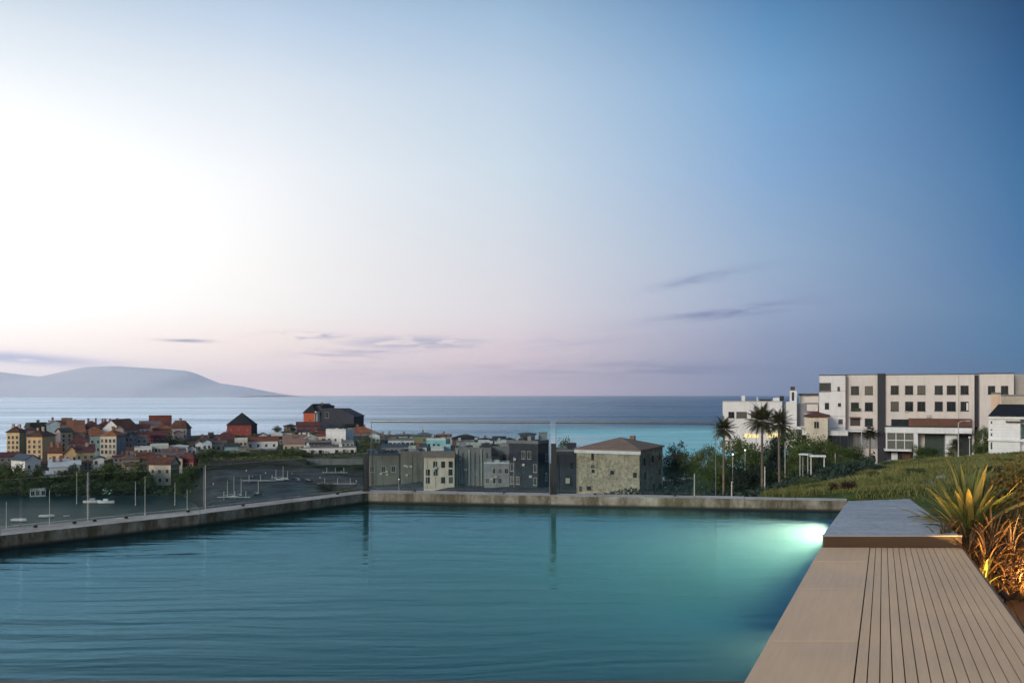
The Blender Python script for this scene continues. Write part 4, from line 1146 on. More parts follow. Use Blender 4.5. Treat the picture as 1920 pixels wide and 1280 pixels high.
house('plain olive concrete block left of the white harbour house', 751, 793, 846, 849, 908, 268, 0, 'flat', 'concrete', 'flat', 0, 0, dep=14, name='apartment_block', cat='building')
house('white harbour house with a tan roof and uneven dark windows', 794.5, 852, 848.5, 857.5, 914, 240, 0, 'shed', 'cream', 'tan', 3, 4, dep=8, skip=.35, ws=.95, hs=1.5, ov=.25, frame=FRAMED)
O = P(852, 843, 246)
bl_ = house('weathered grey block with upright ribs right of the harbour house', 853, 921, 839, 842, 916, 246, 0, 'flat', 'slab', 'flat', 0, 0, dep=12, name='apartment_block', cat='building')
for k in range(9):
    x = bl_[1]*(k+.4)/9
    mb = MB(); mb.box(x, x+.28+.25*(k % 3), -.35, -.002, -1, bl_[3]*(1-.08*((k*7) % 3))); mb.build('rib', WALL['palegreen' if k % 3 == 0 else 'slab'], bl_[0])
house('grey green block with a ragged top left of the dark house', 918, 962, 836, 840, 914, 252, 0, 'flat', 'slab', 'flat', 3, 4, dep=12, skip=.4, name='apartment_block', cat='building', frame=FRAMED)
house('pale low storehouse with a flat roof below the grey blocks', 908, 955, 866, 869, 916, 238, 0, 'flat', 'grey', 'white', 2, 4, dep=6, skip=.3)
house('pale long parapet house behind the grey blocks', 892, 960, 826, 829, 842, 380, 0, 'flat', 'palegreen', 'white', 1, 8, dep=8)
house('dark grey stone house with stepped top beside the tall glass post', 955, 1029, 826, 832, 926, 230, 20, 'flat', 'dark', 'flat', 3, 5, 2, 2, skip=.45, ws=.9, hs=2.0, name='apartment_block', cat='building')
house('dark round topped hut on the roof of the stepped dark house', 975, 1003, 810.5, 815, 834, 238, 0, 'hip', 'dark', 'slate', 0, 0, dep=5)
house('blue grey box hut on the roof of the stepped dark house', 1010, 1026, 811, 814, 834, 240, 0, 'flat', 'greyblue', 'flat', 0, 0, dep=4)
house('windowless dark wall house left of the square stone house', 1040, 1082, 843, 846, 935, 166, 0, 'flat', 'dark', 'flat', 2, 2, dep=9, skip=.4, ws=.6, hs=1.2, frame=FRAMED)
# roof clutter and facade pipes of the weathered blocks
def clutter(label, nh, np_, nl):
    o = next(o for o in col.objects if o.get('label') == label)
    wl = next(c for c in o.children if c.name.startswith('wall'))
    xs = [v.co for v in wl.data.vertices]; W = max(v.x for v in xs); H = max(v.z for v in xs); D = max(v.y for v in xs)
    m0 = wl.data.materials[0]
    for k in range(nh):
        mb = MB(); x = rh.uniform(.05, .85)*W; w_ = rh.uniform(.8, 2.4); h = rh.uniform(.6, 2.2); y = rh.uniform(.5, max(.6, D-3))
        mb.box(x, min(W-.05, x+w_), y, y+rh.uniform(1, 2.4), H+.125, H+.125+h); mb.build('roof_hut', rh.choice((m0, WALL['grey'], WALL['palegreen'], WALL['dark'])), o)
    for k in range(nh):
        mb = MB(); x = rh.uniform(.05, .95)*W; mb.tube((x, D*.5, H), (x, D*.5, H+rh.uniform(1.5, 3.2)), .035, .025, 5); z = H+1.3
        mb.tube((x-.5, D*.5, z), (x+.5, D*.5, z), .02, .02, 4); mb.build('aerial', FRAMED, o)
    for k in range(np_):
        mb = MB(); x = rh.uniform(.03, .97)*W; mb.tube((x, -.09, -1), (x, -.09, H*rh.uniform(.6, 1)), .07, .07, 6); mb.build('pipe', rh.choice((FRAMED, FRAMEW, m0)), o)
    for k in range(nl):
        mb = MB(); z = H*(k+.8)/(nl+.6); a = rh.uniform(0, .3)*W; b_ = rh.uniform(.6, 1)*W
        mb.box(a, b_, -.22, -.003, z, z+.16); mb.build('ledge', m0, o)
    for k in range(np_):
        mb = MB(); x = rh.uniform(.1, .85)*W; z = H*rh.uniform(.2, .8); mb.box(x, x+.8, -.5, -.004, z, z+.6); mb.build('air_unit', FRAMEW, o)
for lab, a, b_, c in (('weathered olive concrete block with a pale panel by the corner post', 4, 3, 2), ('plain olive concrete block left of the white harbour house', 4, 4, 2),
        ('white harbour house with a tan roof and uneven dark windows', 0, 2, 0), ('weathered grey block with upright ribs right of the harbour house', 6, 2, 0),
        ('grey green block with a ragged top left of the dark house', 6, 3, 3), ('pale low storehouse with a flat roof below the grey blocks', 3, 2, 1),
        ('dark grey stone house with stepped top beside the tall glass post', 4, 3, 3), ('pale long parapet house behind the grey blocks', 6, 1, 0),
        ('long white building with dark shutters seen through the glass', 4, 1, 0), ('turquoise house with a pale terrace seen through the glass', 3, 1, 0),
        ('pale house below the dark humped roof', 4, 1, 0), ('windowless dark wall house left of the square stone house', 1, 2, 2),
        ('long low white building with five dark windows above the harbour wall', 4, 2, 0), ('dark terraced row between the white houses', 3, 0, 0), ('white house with a light blue side wall', 2, 1, 0)):
    clutter(lab, a, b_, c)
# smaller houses filling the slope
FILL = [
 ('narrow beige house with a red roof behind the cream four storey house', 216, 232, 799, 805, 824, 398, 'gy','beige','red'),
 ('small rust roofed house left of the wide pale gable', 168, 186, 800, 806, 822, 402, 'hip','beige','orange'),
 ('grey house with an orange roof under the ridge at the left', 134, 160, 806, 812, 832, 404, 'gx','grey','orange'),
 ('low maroon roofed house between the two yellow houses', 46, 66, 800, 806, 824, 402, 'hip','mauve','maroon'),
 ('dark brown roofed house below the tall grey blue house', 238, 262, 838, 845, 860, 362, 'gx','grey','brown'),
 ('pale pink house under the white flat roofed building', 286, 306, 848, 853, 866, 354, 'gx','cream','mauve'),
 ('small orange roofed house above the mauve roofed low house', 318, 340, 839, 844, 858, 362, 'hip','beige','orange'),
 ('brown roofed cottage under the dark end house', 342, 362, 828, 834, 848, 396, 'gx','mauve','brown'),
 ('white cottage at the foot of the town end', 352, 368, 836, 841, 854, 376, 'gy','white','slate'),
 ('grey roofed cottage left of the red shore house', 306, 328, 855, 861, 874, 340, 'gx','grey','slate'),
 ('olive cottage behind the cream shore house', 262, 284, 866, 872, 886, 326, 'hip','olive','brown'),
 ('small maroon roofed cottage left of the cream shore house', 236, 258, 868, 874, 888, 322, 'gx','beige','maroon'),
 ('grey cottage between the shed and the white shore house', 150, 172, 862, 868, 882, 330, 'hip','grey','brown'),
 ('rust roofed cottage left of the white shed', 78, 94, 864, 870, 884, 334, 'gx','mauve','red'),
 ('pale cottage right of the red tower house', 484, 502, 812, 817, 828, 452, 'gy','cream','slate'),
 ('yellow walled low house on the point', 508, 530, 812, 816, 828, 446, 'flat','cream','white'),
 ('grey green cottage before the dark green hut', 528, 552, 806, 811, 822, 452, 'hip','palegreen','greygreen'),
 ('dark roofed low house between the point and the pink roof', 524, 546, 818, 823, 834, 420, 'gx','grey','black'),
 ('white cottage below the maroon roof on the point', 560, 580, 806, 810, 820, 436, 'gx','white','slate'),
 ('red roofed cottage left of the white blue house', 590, 612, 812, 818, 832, 416, 'hip','cream','red'),
 ('teal cottage below the white blue house', 640, 664, 826, 830, 842, 394, 'flat','teal','flat'),
 ('grey cottage below the orange brown roof', 664, 690, 818, 824, 838, 402, 'gx','greyblue','slate'),
 ('small white house right of the orange brown roof', 690, 712, 812, 817, 834, 410, 'gy','white','mauve'),
 ('white row house behind the dark blue roof', 742, 776, 814, 818, 830, 436, 'gx','white','slate'),
 ('brown roofed house behind the white shuttered building', 716, 744, 813, 818, 830, 440, 'hip','mauve','brown'),
 ('pale house with a red roof behind the turquoise house', 818, 846, 814, 819, 832, 436, 'gx','cream','red'),
 ('dark roofed cottage right of the dark humped roof', 898, 922, 820, 825, 838, 420, 'hip','grey','black'),
 ('grey cottage behind the long parapet house', 924, 948, 818, 823, 838, 416, 'gx','palegreen','slate'),
 ('low dark house left of the stepped dark house', 944, 966, 820, 826, 842, 400, 'hip','greyblue','black'),
 ('blue roofed shed before the olive block', 690, 722, 842, 848, 862, 300, 'gx','greyblue','blue'),
 ('pale shed between the olive blocks and the low houses', 760, 792, 841, 845, 858, 310, 'gx','palegreen','blue'),
]
for lab, a, b_, yr, ye, yb, d_, rf_, wl_, rc_ in FILL:
    house(lab, a, b_, yr, ye, yb, d_, 0, rf_, wl_, rc_, rh.choice((1, 2)), max(2, int((b_-a)/7)), dep=rh.uniform(6, 9), ws=.8, hs=1.15, ov=.35)
# square stone house
stw, t, out = newmat('old_stone')
geo = t.new('ShaderNodeNewGeometry'); pos = geo.outputs['Position']
br = t.new('ShaderNodeTexBrick'); t.l.new(t.vscale(pos, (1,1,1), (R(90),0,0)), br.inputs['Vector'])
br.inputs['Scale'].default_value = 1.6; br.inputs['Mortar Size'].default_value = 0.03; br.inputs['Color1'].default_value = (0.36,0.31,0.225,1); br.inputs['Color2'].default_value = (0.20,0.185,0.135,1); br.inputs['Mortar'].default_value = (0.24,0.22,0.17,1)
br.inputs['Row Height'].default_value = 0.35; br.inputs['Brick Width'].default_value = 0.7
n1 = t.noise(pos, 0.35, 6, 0.7); n2 = t.noise(pos, 1.8, 5, 0.7)
cc = t.mix(t.rng(n1, 0.4, 0.62), br.outputs['Color'], (0.42,0.385,0.295,1))
cc = t.mix(t.rng(n2, 0.46, 0.66, 0, .75), cc, (0.12,0.112,0.085,1))
st = t.noise(t.vscale(pos, (1.4,1.4,.12)), 1.0, 5, .65)
cc = t.mix(t.rng(st, .5, .7, 0, .5), cc, (0.09,0.085,0.068,1))
b = t.new('ShaderNodeBsdfPrincipled'); t.l.new(cc, b.inputs['Base Color']); b.inputs['Roughness'].default_value = .92
t.l.new(t.bump(n2, .6, .08), b.inputs['Normal']); t.l.new(b.outputs[0], out.inputs[0])
root, W, D, H, RH = house('square weathered stone house with a low hipped tile roof', 1081, 1242, 820, 845.5, 942, 150, 43, 'pyr', stw, 'pink', 0, 0, 0, 0, ov=.35, yaw=R(-26))
mb = MB(); mb.box(-.3, W+.3, -.34, -.002, H-.62, H-.02); mb.build('eaves_band', WALL['white'], root)
def sw(px, py, wpx, hpx):
    u = (px-1081)/(1199-1081)*W; z = CAMZ+(HY-py)/F*150.5-root.location.z
    return u, z-hpx/2*150/F, wpx*150/F, hpx*150/F
for px, py, a, b_ in ((1112,858,4,12), (1112,877,6,4), (1113,886,5,5), (1149,887,6,6), (1191,890,6,8), (1089,921,4,8), (1105,919,8,6)):
    u, z, w2, h2 = sw(px, py, a, b_); put_window(root, u, -.004, z, w2, h2, FRAMED)
mb = MB(); u, z, w2, h2 = sw(1142, 868, 6, 6); mb.tube((u, -.05, z+h2/2), (u, .05, z+h2/2), .33, .33, 14); mb.build('round_window', PANE, root)
mb = MB(); mb.tube((u, -.06, z+h2/2), (u, .05, z+h2/2), .42, .42, 14); mb.build('round_frame', stw, root)
for k, (f_, zz) in enumerate(((.2,.78),(.55,.8),(.85,.82),(.22,.5),(.86,.5),(.86,.2),(.6,.22))):
    put_window(root, W+.004, D*f_, H*zz-.6, .6, 1.1, FRAMED, R(90))
mb = MB(); mb.tube((W+.09, D*.97, -2), (W+.09, D*.97, H-.1), .09, .09, 6); mb.build('drain_pipe', FRAMEW, root)
mb = MB(); mb.box(-.45, .45, -.4, .4, -1.2, 1.0); mb.build('chimney', CHIM, root, (W*.62, D*.7, H+RH*.6))
# ------------------------------------------------------------------ the hotel-like apartment building on the right
class Plane:
    """vertical facade plane through a pixel column at a depth, turned towards the viewer"""
    def __init__(s, px, d, phi):
        s.O = P(px, HY, d); s.phi = phi
        s.u = Vector((math.cos(phi), math.sin(phi), 0)); s.v = Vector((-s.u.y, s.u.x, 0))
    def uz(s, px, py, off=0.0):
        """pixel -> (u, z above the sea) on the plane moved back by off"""
        A = s.O+s.v*off; k = (px-HX)/F
        t_ = (k*A.y-A.x)/(s.u.x-k*s.u.y)
        d = (A+s.u*t_).y
        return t_, CAMZ+(HY-py)/F*d
    def box(s, mb, z0, px0, px1, py0, py1, y0, y1):
        """box whose front face (at depth offset y0) covers the pixel rectangle"""
        u0, za = s.uz(px0, py0, y0); u1, zb_ = s.uz(px1, py0, y0)
        _, zc = s.uz(px0, py1, y0)
        mb.box(u0, u1, y0, y1, zc-z0, za-z0)
    def win(s, root, z0, px0, px1, py0, py1, y0, frame=None):
        u0, za = s.uz(px0, py0, y0); u1, _ = s.uz(px1, py0, y0); _, zc = s.uz(px0, py1, y0)
        return put_window(root, (u0+u1)/2, y0-.004, zc-z0, u1-u0, za-zc, frame or FRAMED)
plaster = surf('apartment_plaster', (0.60,0.565,0.545), 0.85, 0.10, 0.12, 0.2, 12, stain=0.22)
plasterw = surf('apartment_plaster_white', (0.66,0.67,0.69), 0.85, 0.09, 0.15, 0.2, 12, stain=0.2)
plastere = surf('apartment_plaster_pink', (0.58,0.44,0.34), 0.85, 0.12, 0.2, stain=0.2)
strip = surf('dark_cladding', (0.022,0.026,0.038), 0.6, 0.25, 0.5)
rust_ = surf('canopy_brown', (0.13,0.065,0.05), 0.8, 0.25, 0.5)
metalw = surf('white_beam', (0.66,0.69,0.72), 0.6, 0.1, 0.5, stain=.2)
ph = -math.atan((1560-HX)/F)
pl = Plane(1536, 166, ph); z0 = 20.0
apt = thing('apartment_building', 'large pale four storey apartment building with dark vertical bands', 'building', Vector((pl.O.x, pl.O.y, z0)), ph)
def apart(name, rects, mat, parent=apt, plane=pl, z=z0):
    mb = MB()
    for r in rects: plane.box(mb, z, *r)
    return mb.build(name, mat, parent)
apart('wing', [(1536, 1586, 704, 872, -1.4, 13)], plasterw)
apart('wall', [(1586, 1827, 703, 872, 0, 13)], plaster)
apart('wing', [(1837, 1901, 701, 872, -.6, 12)], plaster)
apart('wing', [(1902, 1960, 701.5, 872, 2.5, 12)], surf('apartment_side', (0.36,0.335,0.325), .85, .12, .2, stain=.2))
apart('dark_band', [(1645.5, 1660, 700, 872, -.5, -.003)], strip)
apart('dark_band', [(1827.5, 1836.5, 704, 800, .6, 6)], strip)
apart('parapet_cap', [(1535.5, 1586.5, 702.5, 704, -1.5, 12.9)], FRAMED)
apart('parapet_cap', [(1587, 1645, 701.7, 703, -.1, 12.9), (1660.5, 1827, 701.7, 703, -.1, 12.9)], FRAMED)
apart('parapet_cap', [(1836.8, 1902, 699.3, 701, -.7, 11.9)], FRAMED)
for y in (732.5, 779.8, 802): apart('string_course', [(1536, 1585.8, y-.35, y+.35, -1.46, -1.402)], surf('joint_grey', (0.36,0.36,0.37), .9))
apart('rain_pipe', [(1585.2, 1587.2, 704, 805, -1.5, -1.402)], rust_)
apart('rain_pipe', [(1797, 1798.2, 704, 800, -.16, -.003)], FRAMEW)
for x in (1603, 1629):
    for (y0_, y1_) in ((724.5,739), (755,769.5), (785,798)):
        if x == 1603 and y0_ > 780: continue
        pl.win(apt, z0, x-6.6, x+6.6, y0_, y1_, 0.0)
apart('balcony_recess', [(1594, 1613, 783, 798, -.02, -.003)], FRAMED)
apart('awning', [(1593, 1613, 781.5, 784, -1.0, -.021)], rust_)
apart('balcony_plants', [(1598, 1613.5, 765, 769.5, -.6, -.13)], leaf_mat('pot_green', (.012,.03,.008,1), (.05,.08,.02,1)))
for x in (1677.5, 1704.5, 1727.5, 1760, 1783.5, 1808.5):
    for (y0_, y1_) in ((723.5,738.5), (753.5,769.5)):
        w_ = 6.6 if x != 1783.5 else 7.4
        pl.win(apt, z0, x-w_, x+w_, y0_, y1_, 0.0)
apart('open_shutter', [(1812, 1815.5, 755, 769, -.12, -.09)], plasterw)
for x in (1859, 1883.5): pl.win(apt, z0, x-5.8, x+5.8, 724, 738, -.6)
pl.win(apt, z0, 1537, 1557, 718.5, 733, -1.4)
for x, y, a, b_ in ((1572.5,729,1.6,3.5),(1550.5,761,3.3,5.5),(1574,758.5,2.2,2.6),(1576,790,3.4,3.6)):
    pl.win(apt, z0, x-a, x+a, y-b_, y+b_, -1.4)
apart('glazed_front', [(1671, 1706, 785.5, 797.8, -.3, -.003)], PANE)
apart('balcony_band', [(1704, 1822, 784, 798.2, -1.3, -.31)], rust_)
apart('balcony_slab', [(1660.5, 1823, 798.3, 800.2, -2.6, -.005)], FRAMED)
apart('air_unit', [(1738, 1745.5, 777, 782.5, -.45, -.003)], FRAMEW)
apart('air_unit', [(1697.5, 1703, 770.2, 772.5, -.4, -.003)], FRAMEW)
# ground floor extension with glazed bay
apart('white_beam', [(1660.5, 1823, 800.5, 811, -3.4, -.01)], metalw)
apart('pillar', [(1713, 1721, 811.2, 872, -3.2, -2.6)], metalw)
apart('pillar', [(1661, 1663.6, 811.2, 845, -3.2, -2.6)], metalw)
apart('bay_glass', [(1663.8, 1712.5, 811.2, 841, -3.0, -2.95)], pane_mat('bay_glass', (0.05,0.085,0.095,1), .06))
mb = MB()
for x in (1680, 1696): pl.box(mb, z0, x-.7, x+.7, 811.3, 841, -3.12, -3.0)
pl.box(mb, z0, 1664, 1712, 824, 825.4, -3.10, -3.0)
mb.build('bay_mullions', metalw, apt)
apart('bay_slab', [(1658.5, 1710, 841.2, 845, -3.6, -.5)], metalw)
apart('bay_underside', [(1661, 1712, 845.2, 872, -.6, -.1)], strip)
apart('white_door', [(1671.5, 1683, 848, 862, -1.2, -.7)], metalw)
apart('brick_infill', [(1692, 1707, 848, 860, -1.0, -.7)], rust_)
apart('entrance_recess', [(1734, 1772, 813, 866, -.06, -.004)], surf('recess_green', (0.03,0.05,0.048), .4, .4, .8))
apart('white_wall', [(1772.5, 1795, 811.3, 848, -1.8, -.02)], metalw)
apart('dark_passage', [(1796, 1822, 814, 870, -.1, -.005)], strip)
apart('porch_beam', [(1797, 1821.8, 807.5, 812, -4.2, -3.41)], metalw)
apart('lower_wall', [(1587, 1645, 806.5, 809, -4, -.02)], metalw)
apart('lower_glazing', [(1588, 1600, 811, 838, -.2, -.02), (1607, 1644, 812, 840, -.22, -.02)], surf('lower_wall_grey', (0.30,0.31,0.33), .8, .2, .5, stain=.3))
# lower white building on its left
ph2 = -math.atan((1430-HX)/F); p2 = Plane(1355, 172, ph2); z2 = 22.0
low = thing('hotel_annex', 'low white flat roofed building with square chimneys beside the palms', 'building', Vector((p2.O.x, p2.O.y, z2)), ph2)
def lo_(name, rects, mat): return apart(name, rects, mat, low, p2, z2)
lo_('wall', [(1355, 1466.5, 752.5, 845, 0, 9)], plasterw)
lo_('roof_edge', [(1354.5, 1467, 751.6, 752.5, -.15, 8.9)], FRAMEW)
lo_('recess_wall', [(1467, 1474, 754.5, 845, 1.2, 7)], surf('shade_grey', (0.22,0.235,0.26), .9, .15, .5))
lo_('tower', [(1474, 1494, 753, 840, -.3, 8)], plasterw)
lo_('tower_top', [(1481, 1494, 732, 752.8, 0, 3)], plasterw)
lo_('niche', [(1484.5, 1489, 735, 751, -.04, -.003)], strip)
lo_('aerial_box', [(1482.5, 1490.5, 724.5, 731.8, .5, 2)], FRAMED)
for a, b_, y in ((1390.5, 1397, 741.5), (1449.5, 1461.5, 745.5)): lo_('chimney', [(a, b_, y, 751.5, 1.5, 3.0)], plasterw)
lo_('roof_vent', [(1418.5, 1421.5, 743.5, 751.5, 2, 2.4)], FRAMEW)
lo_('roof_hut', [(1424, 1446, 748.4, 751.5, 5, 8), (1462.5, 1470, 742, 751.5, 3, 6)], strip)
for a, b_ in ((1366.5,1376),(1381.5,1399.5),(1409,1418),(1428,1442)): p2.win(low, z2, a, b_, 772.5, 782.5, 0.0)
warm = emit_mat('lit_room', (1.0,0.80,0.36,1), 1.15)
for a, b_, y0_, y1_ in ((1396,1411,812.5,820),(1412.5,1422,813,820.5),(1438,1449,810,820.5),(1450.5,1461,811.5,820.5)):
    w_ = lo_('lit_window', [(a, b_, y0_, y1_, -.05, -.003)], warm)
    tag(w_, 'warm yellow lit window')
lo_('annex', [(1494.5, 1536, 754.8, 845, 2.0, 9)], plaster)
lo_('annex_top', [(1501, 1535, 741.5, 754.5, 3.0, 9)], plaster)
lo_('annex_roof', [(1499, 1535, 737.5, 741.3, 2.6, 9.5)], FRAMED)
lo_('recess_shadow_panel', [(1495, 1508, 756, 798, 1.95, 1.998), (1508.2, 1535, 754.9, 775, 1.94, 1.998)], surf('shade_grey', (0.2,0.2,0.2)))  # thin dark panels painting the shadow of the recess onto the front
lo_('balcony', [(1513, 1534, 758, 770.5, .8, 1.9)], plaster)
lo_('terrace_edge', [(1478, 1504, 799.5, 804, -2.2, -.35)], metalw)
house('little cream house with a dark red hood roof between the white buildings', 1512, 1552, 771.5, 781, 812, 158, 0, 'hip', 'cream', 'maroon', 1, 1, dep=6, ws=.8, hs=1.2, skip=0)
house('low white ground floor pavilion under the apartment building', 1504, 1590, 806.5, 809, 856, 160, 0, 'flat', 'white', 'white', 1, 6, dep=7, ws=1.2, hs=3.2, frame=FRAMED, skip=.2, name='pavilion', cat='building')
# white house with black roof at right border
ph3 = -math.atan((1880-HX)/F); p3 = Plane(1853.5, 118, ph3); z3 = 24.0
wh = thing('white_house', 'white two storey house with a black hipped roof at the right border', 'house', Vector((p3.O.x, p3.O.y, z3)), ph3)
def wh_(name, rects, mat): return apart(name, rects, mat, wh, p3, z3)
clap, t, out = newmat('white_cladding')
geo = t.new('ShaderNodeNewGeometry'); sz_ = t.new('ShaderNodeSeparateXYZ'); t.l.new(geo.outputs['Position'], sz_.inputs[0])
fc = t.m('FRACT', t.m('MULTIPLY', sz_.outputs[2], 2.4))
n_ = t.noise(t.vscale(geo.outputs['Position'], (1,1,.4)), .7, 5, .65)
cc = t.mix(t.rng(n_, .35, .65), (.60,.63,.67,1), (.72,.745,.77,1)); cc = t.mix(t.rng(fc, .88, 1.0, 0, .5), cc, (.3,.31,.33,1))
b = t.new('ShaderNodeBsdfPrincipled'); t.l.new(cc, b.inputs['Base Color']); b.inputs['Roughness'].default_value = .7
t.l.new(t.bump(fc, .4, .02), b.inputs['Normal']); t.l.new(b.outputs[0], out.inputs[0])
wh_('wall', [(1853.5, 1913, 781, 880, 0, 8)], clap)
wh_('side_bay', [(1913.2, 1960, 781, 880, 1.2, 8)], metalw)
wh_('bay_window', [(1915, 1945, 795, 822, 1.1, 1.19)], pane_mat('bay_glass'))
wh_('ledge', [(1852, 1962, 822.5, 826, -.35, -.003)], metalw)
wh_('eaves_board', [(1853, 1962, 780, 785, -.3, -.003)], metalw)
wh_('dark_lintel', [(1886, 1962, 789, 792, -.3, -.004)], FRAMED)
for y0_, y1_ in ((789.5,794),(804,806.5),(812,817),(829,842)): wh_('vent_slot', [(1857.5, 1860.5, y0_, y1_, -.03, -.003)], FRAMED)
u0, za = p3.uz(1852.5, 780); u1, _ = p3.uz(1962, 780); ur, zr = p3.uz(1872, 757.5, 4.0)
mb = MB(); h0 = za-z3+.02; h1 = zr-z3
mb.add([(u0,-.5,h0),(u1,-.5,h0),(u1,8.5,h0),(u0,8.5,h0),(ur,3.9,h1),(u1,3.9,h1),(u1,4.1,h1),(ur,4.1,h1)],
       [(3,2,1,0),(0,1,5,4),(4,5,6,7),(7,6,2,3),(0,4,7,3),(1,2,6,5)])
mb.build('roof', ROOF['black'], wh)
house('peach rendered stair block behind the black roof', 1858.5, 1876, 737.5, 739, 800, 140, 0, 'flat', plastere, 'flat', 0, 0, dep=5, name='stair_block', cat='building')
house('pale parapet block behind the black roof at the right border', 1877, 1960, 741, 743, 800, 138, 0, 'flat', 'beige', 'flat', 0, 0, dep=5, name='stair_block', cat='building')

# ------------------------------------------------------------------ small things on the slope between pool and buildings
pole = surf('pole_metal', (0.42,0.43,0.43), .5, .15, 1, metal=.3)
polep = surf('pole_pale', (0.52,0.50,0.47), .7, .15, 1)
lampw = emit_mat('lamp_white', (1.0,0.98,0.92,1), 2.0)
LAMPCOUNT = [0]
def lamp_post(label, px, ytop, d, head='arm', lit=False, r=0.07, ybase=None, group='lamp posts and poles beyond the pool'):
    x = (px-HX)/F*d; zb_ = zt(x, d) if ybase is None else P(px, ybase, d).z
    zb_ = max(zb_, 0.0)
    h = CAMZ+(HY-ytop)/F*d-zb_
    root = thing('lamp_post' if head != 'none' else 'mooring_pole', label, 'lamp post' if head != 'none' else 'pole', (x, d, zb_), group=group if head != 'none' else 'thin poles beyond the pool')
    mb = MB(); mb.tube((0,0,-.6), (0,0,h), r, r*.6, 8); mb.tube((0,0,-.3), (0,0,.5), r*1.6, r*1.5, 8)
    mb.build('pole', pole if head != 'none' else polep, root)
    if head == 'arm':
        mb = MB(); mb.path([(0,0,h-.05),(.35,0,h+.18),(1.0,0,h+.22)], [.04,.035,.03], 6); mb.build('arm', pole, root)
        mb = MB(); mb.box(.85, 1.35, -.11, .11, h+.14, h+.26); mb.build('lamp_head', FRAMEW, root)
    elif head == 'globe':
        mb = MB(); mb.ball((0,0,h+.12), .15, 10, 8); mb.build('globe', lampw if lit else FRAMEW, root)
        mb = MB(); mb.tube((0,0,h-.02), (0,0,h+.02), .12, .12, 8); mb.build('collar', FRAMED, root)
    return root
lamp_post('slim street lamp in front of the apartment corner', 1615.5, 808, 120)
lamp_post('tall slim pole before the passage of the apartment building', 1797, 792, 100, 'arm', r=.08)
lamp_post('white headed lamp beside the dark passage', 1818, 822, 96, 'globe')
lamp_post('pale lamp post between the two right hand palms', 1472, 828, 112, 'arm')
lamp_post('tall grey pole right of the stone house below the trees', 1302, 888, 96, 'none', r=.09)
lamp_post('short grey pole right of the thin palm trunk', 1372, 902, 88, 'none', r=.09)
lamp_post('slim pole left of the canopy on the dark slope', 1434, 874, 96, 'none', r=.09)
lamp_post('white post at the edge of the grass slope', 1571, 876, 70, 'none', r=.07)
lamp_post('slim pole under the pavilion corner', 1566, 850, 112, 'none', r=.08)
lamp_post('lit white globe lamp among trees left of the tall palms', 1374, 853, 128, 'globe', True)
lamp_post('lit white globe lamp higher among the trees by the annex', 1397, 845, 140, 'globe', True)
lamp_post('lit globe lamp at the foot of the olive block', 748, 899, 250, 'globe', True, ybase=918)
lamp_post('lit white globe lamp on the dark mudflat near the left', 473, 899, 292, 'globe', True)
lamp_post('lit white globe lamp on the dark mudflat beside tall masts', 547.5, 896, 296, 'globe', True)
for px, yt, d, lab in ((385, 872, 150, 'tall pale pole rising behind the left glass panels'), (272, 893, 240, 'pale pole in harbour water below the cream shore house'),
                       (165, 884, 215, 'pale pole in harbour water before the white boats'), (144, 884, 265, 'pale pole at the shore left of the white boats'),
                       (93, 918, 205, 'thin pole in harbour water before the blue kiosk'), (254, 903, 262, 'pale pole left of the cream shore house in the water'),
                       (12, 940, 200, 'thin pole in harbour water at the left border'), (328, 905, 262, 'pole in the water below the red shore house'),
                       (351, 918, 240, 'short pole near the tall pale pole')):
    lamp_post(lab, px, yt, d, 'none', r=.10 if px == 385 else .12, ybase=min(HY+34*F/d, 1100))
hullm = surf('boat_white', (0.62,0.64,0.66), .4, .1, 1)
hulld = surf('boat_dark', (0.05,0.06,0.08), .5, .2, 1)
def hull(L, B, H_, n=9):
    mb = MB(); secs = []
    for i in range(n):
        f = i/(n-1); w_ = B*.5*(1-max(0, (f-.45)/.55)**2.2)*(0.86+.14*min(1, f*4)); w_ = max(w_, .02)
        sh = H_*(1+.25*f*f)
        secs.append([(L*(f-.5), -w_, sh), (L*(f-.5), -w_*.75, 0.02), (L*(f-.5), 0, -.15), (L*(f-.5), w_*.75, 0.02), (L*(f-.5), w_, sh)])
    vs = [v for s_ in secs for v in s_]; fs = []
    for i in range(n-1):
        for j in range(4):
            a = i*5+j; fs.append((a, a+5, a+6, a+1))
        fs.append((i*5, i*5+4, (i+1)*5+4, (i+1)*5))
    fs += [(0,1,2,3,4), tuple((n-1)*5+k for k in (4,3,2,1,0))]
    mb.add(vs, fs); return mb
def motorboat(label, px, py, L, rot, cabin=True):
    p = onz(px, py, 0.12); d = p.y
    root = thing('motorboat', label, 'boat', p, rot, 'small white boats in the harbour')
    hull(L, L*.34, L*.13).build('hull', hullm, root)
    mb = MB()
    if cabin:
        mb.prism([(-L*.12,-L*.11),(L*.16,-L*.09),(L*.16,L*.09),(-L*.12,L*.11)], L*.13, L*.26); mb.build('cabin', hullm, root)
        mb = MB(); mb.box(L*.161, L*.175, -L*.08, L*.08, L*.17, L*.24); mb.box(-L*.08, L*.12, -L*.117, -L*.112, L*.17, L*.23); mb.build('windscreen', PANE, root)
    mb = MB(); mb.box(-L*.53, -L*.49, -.12, .12, .1, L*.2); mb.build('outboard_motor', hulld, root)
motorboat('white cabin boat on the left of the moored pair below the trees', 173, 942, 5.2, R(4))
motorboat('white cabin boat on the right of the moored pair below the trees', 199, 942.5, 5.0, R(-172))
motorboat('small white boat near the glass panel at the left', 88, 968.5, 4.0, R(8), False)
motorboat('tiny white dinghy right of the small white boat', 125, 967.5, 1.6, R(20), False)
motorboat('pale boat half hidden near the left border', 36, 976, 4.2, R(-6), False)
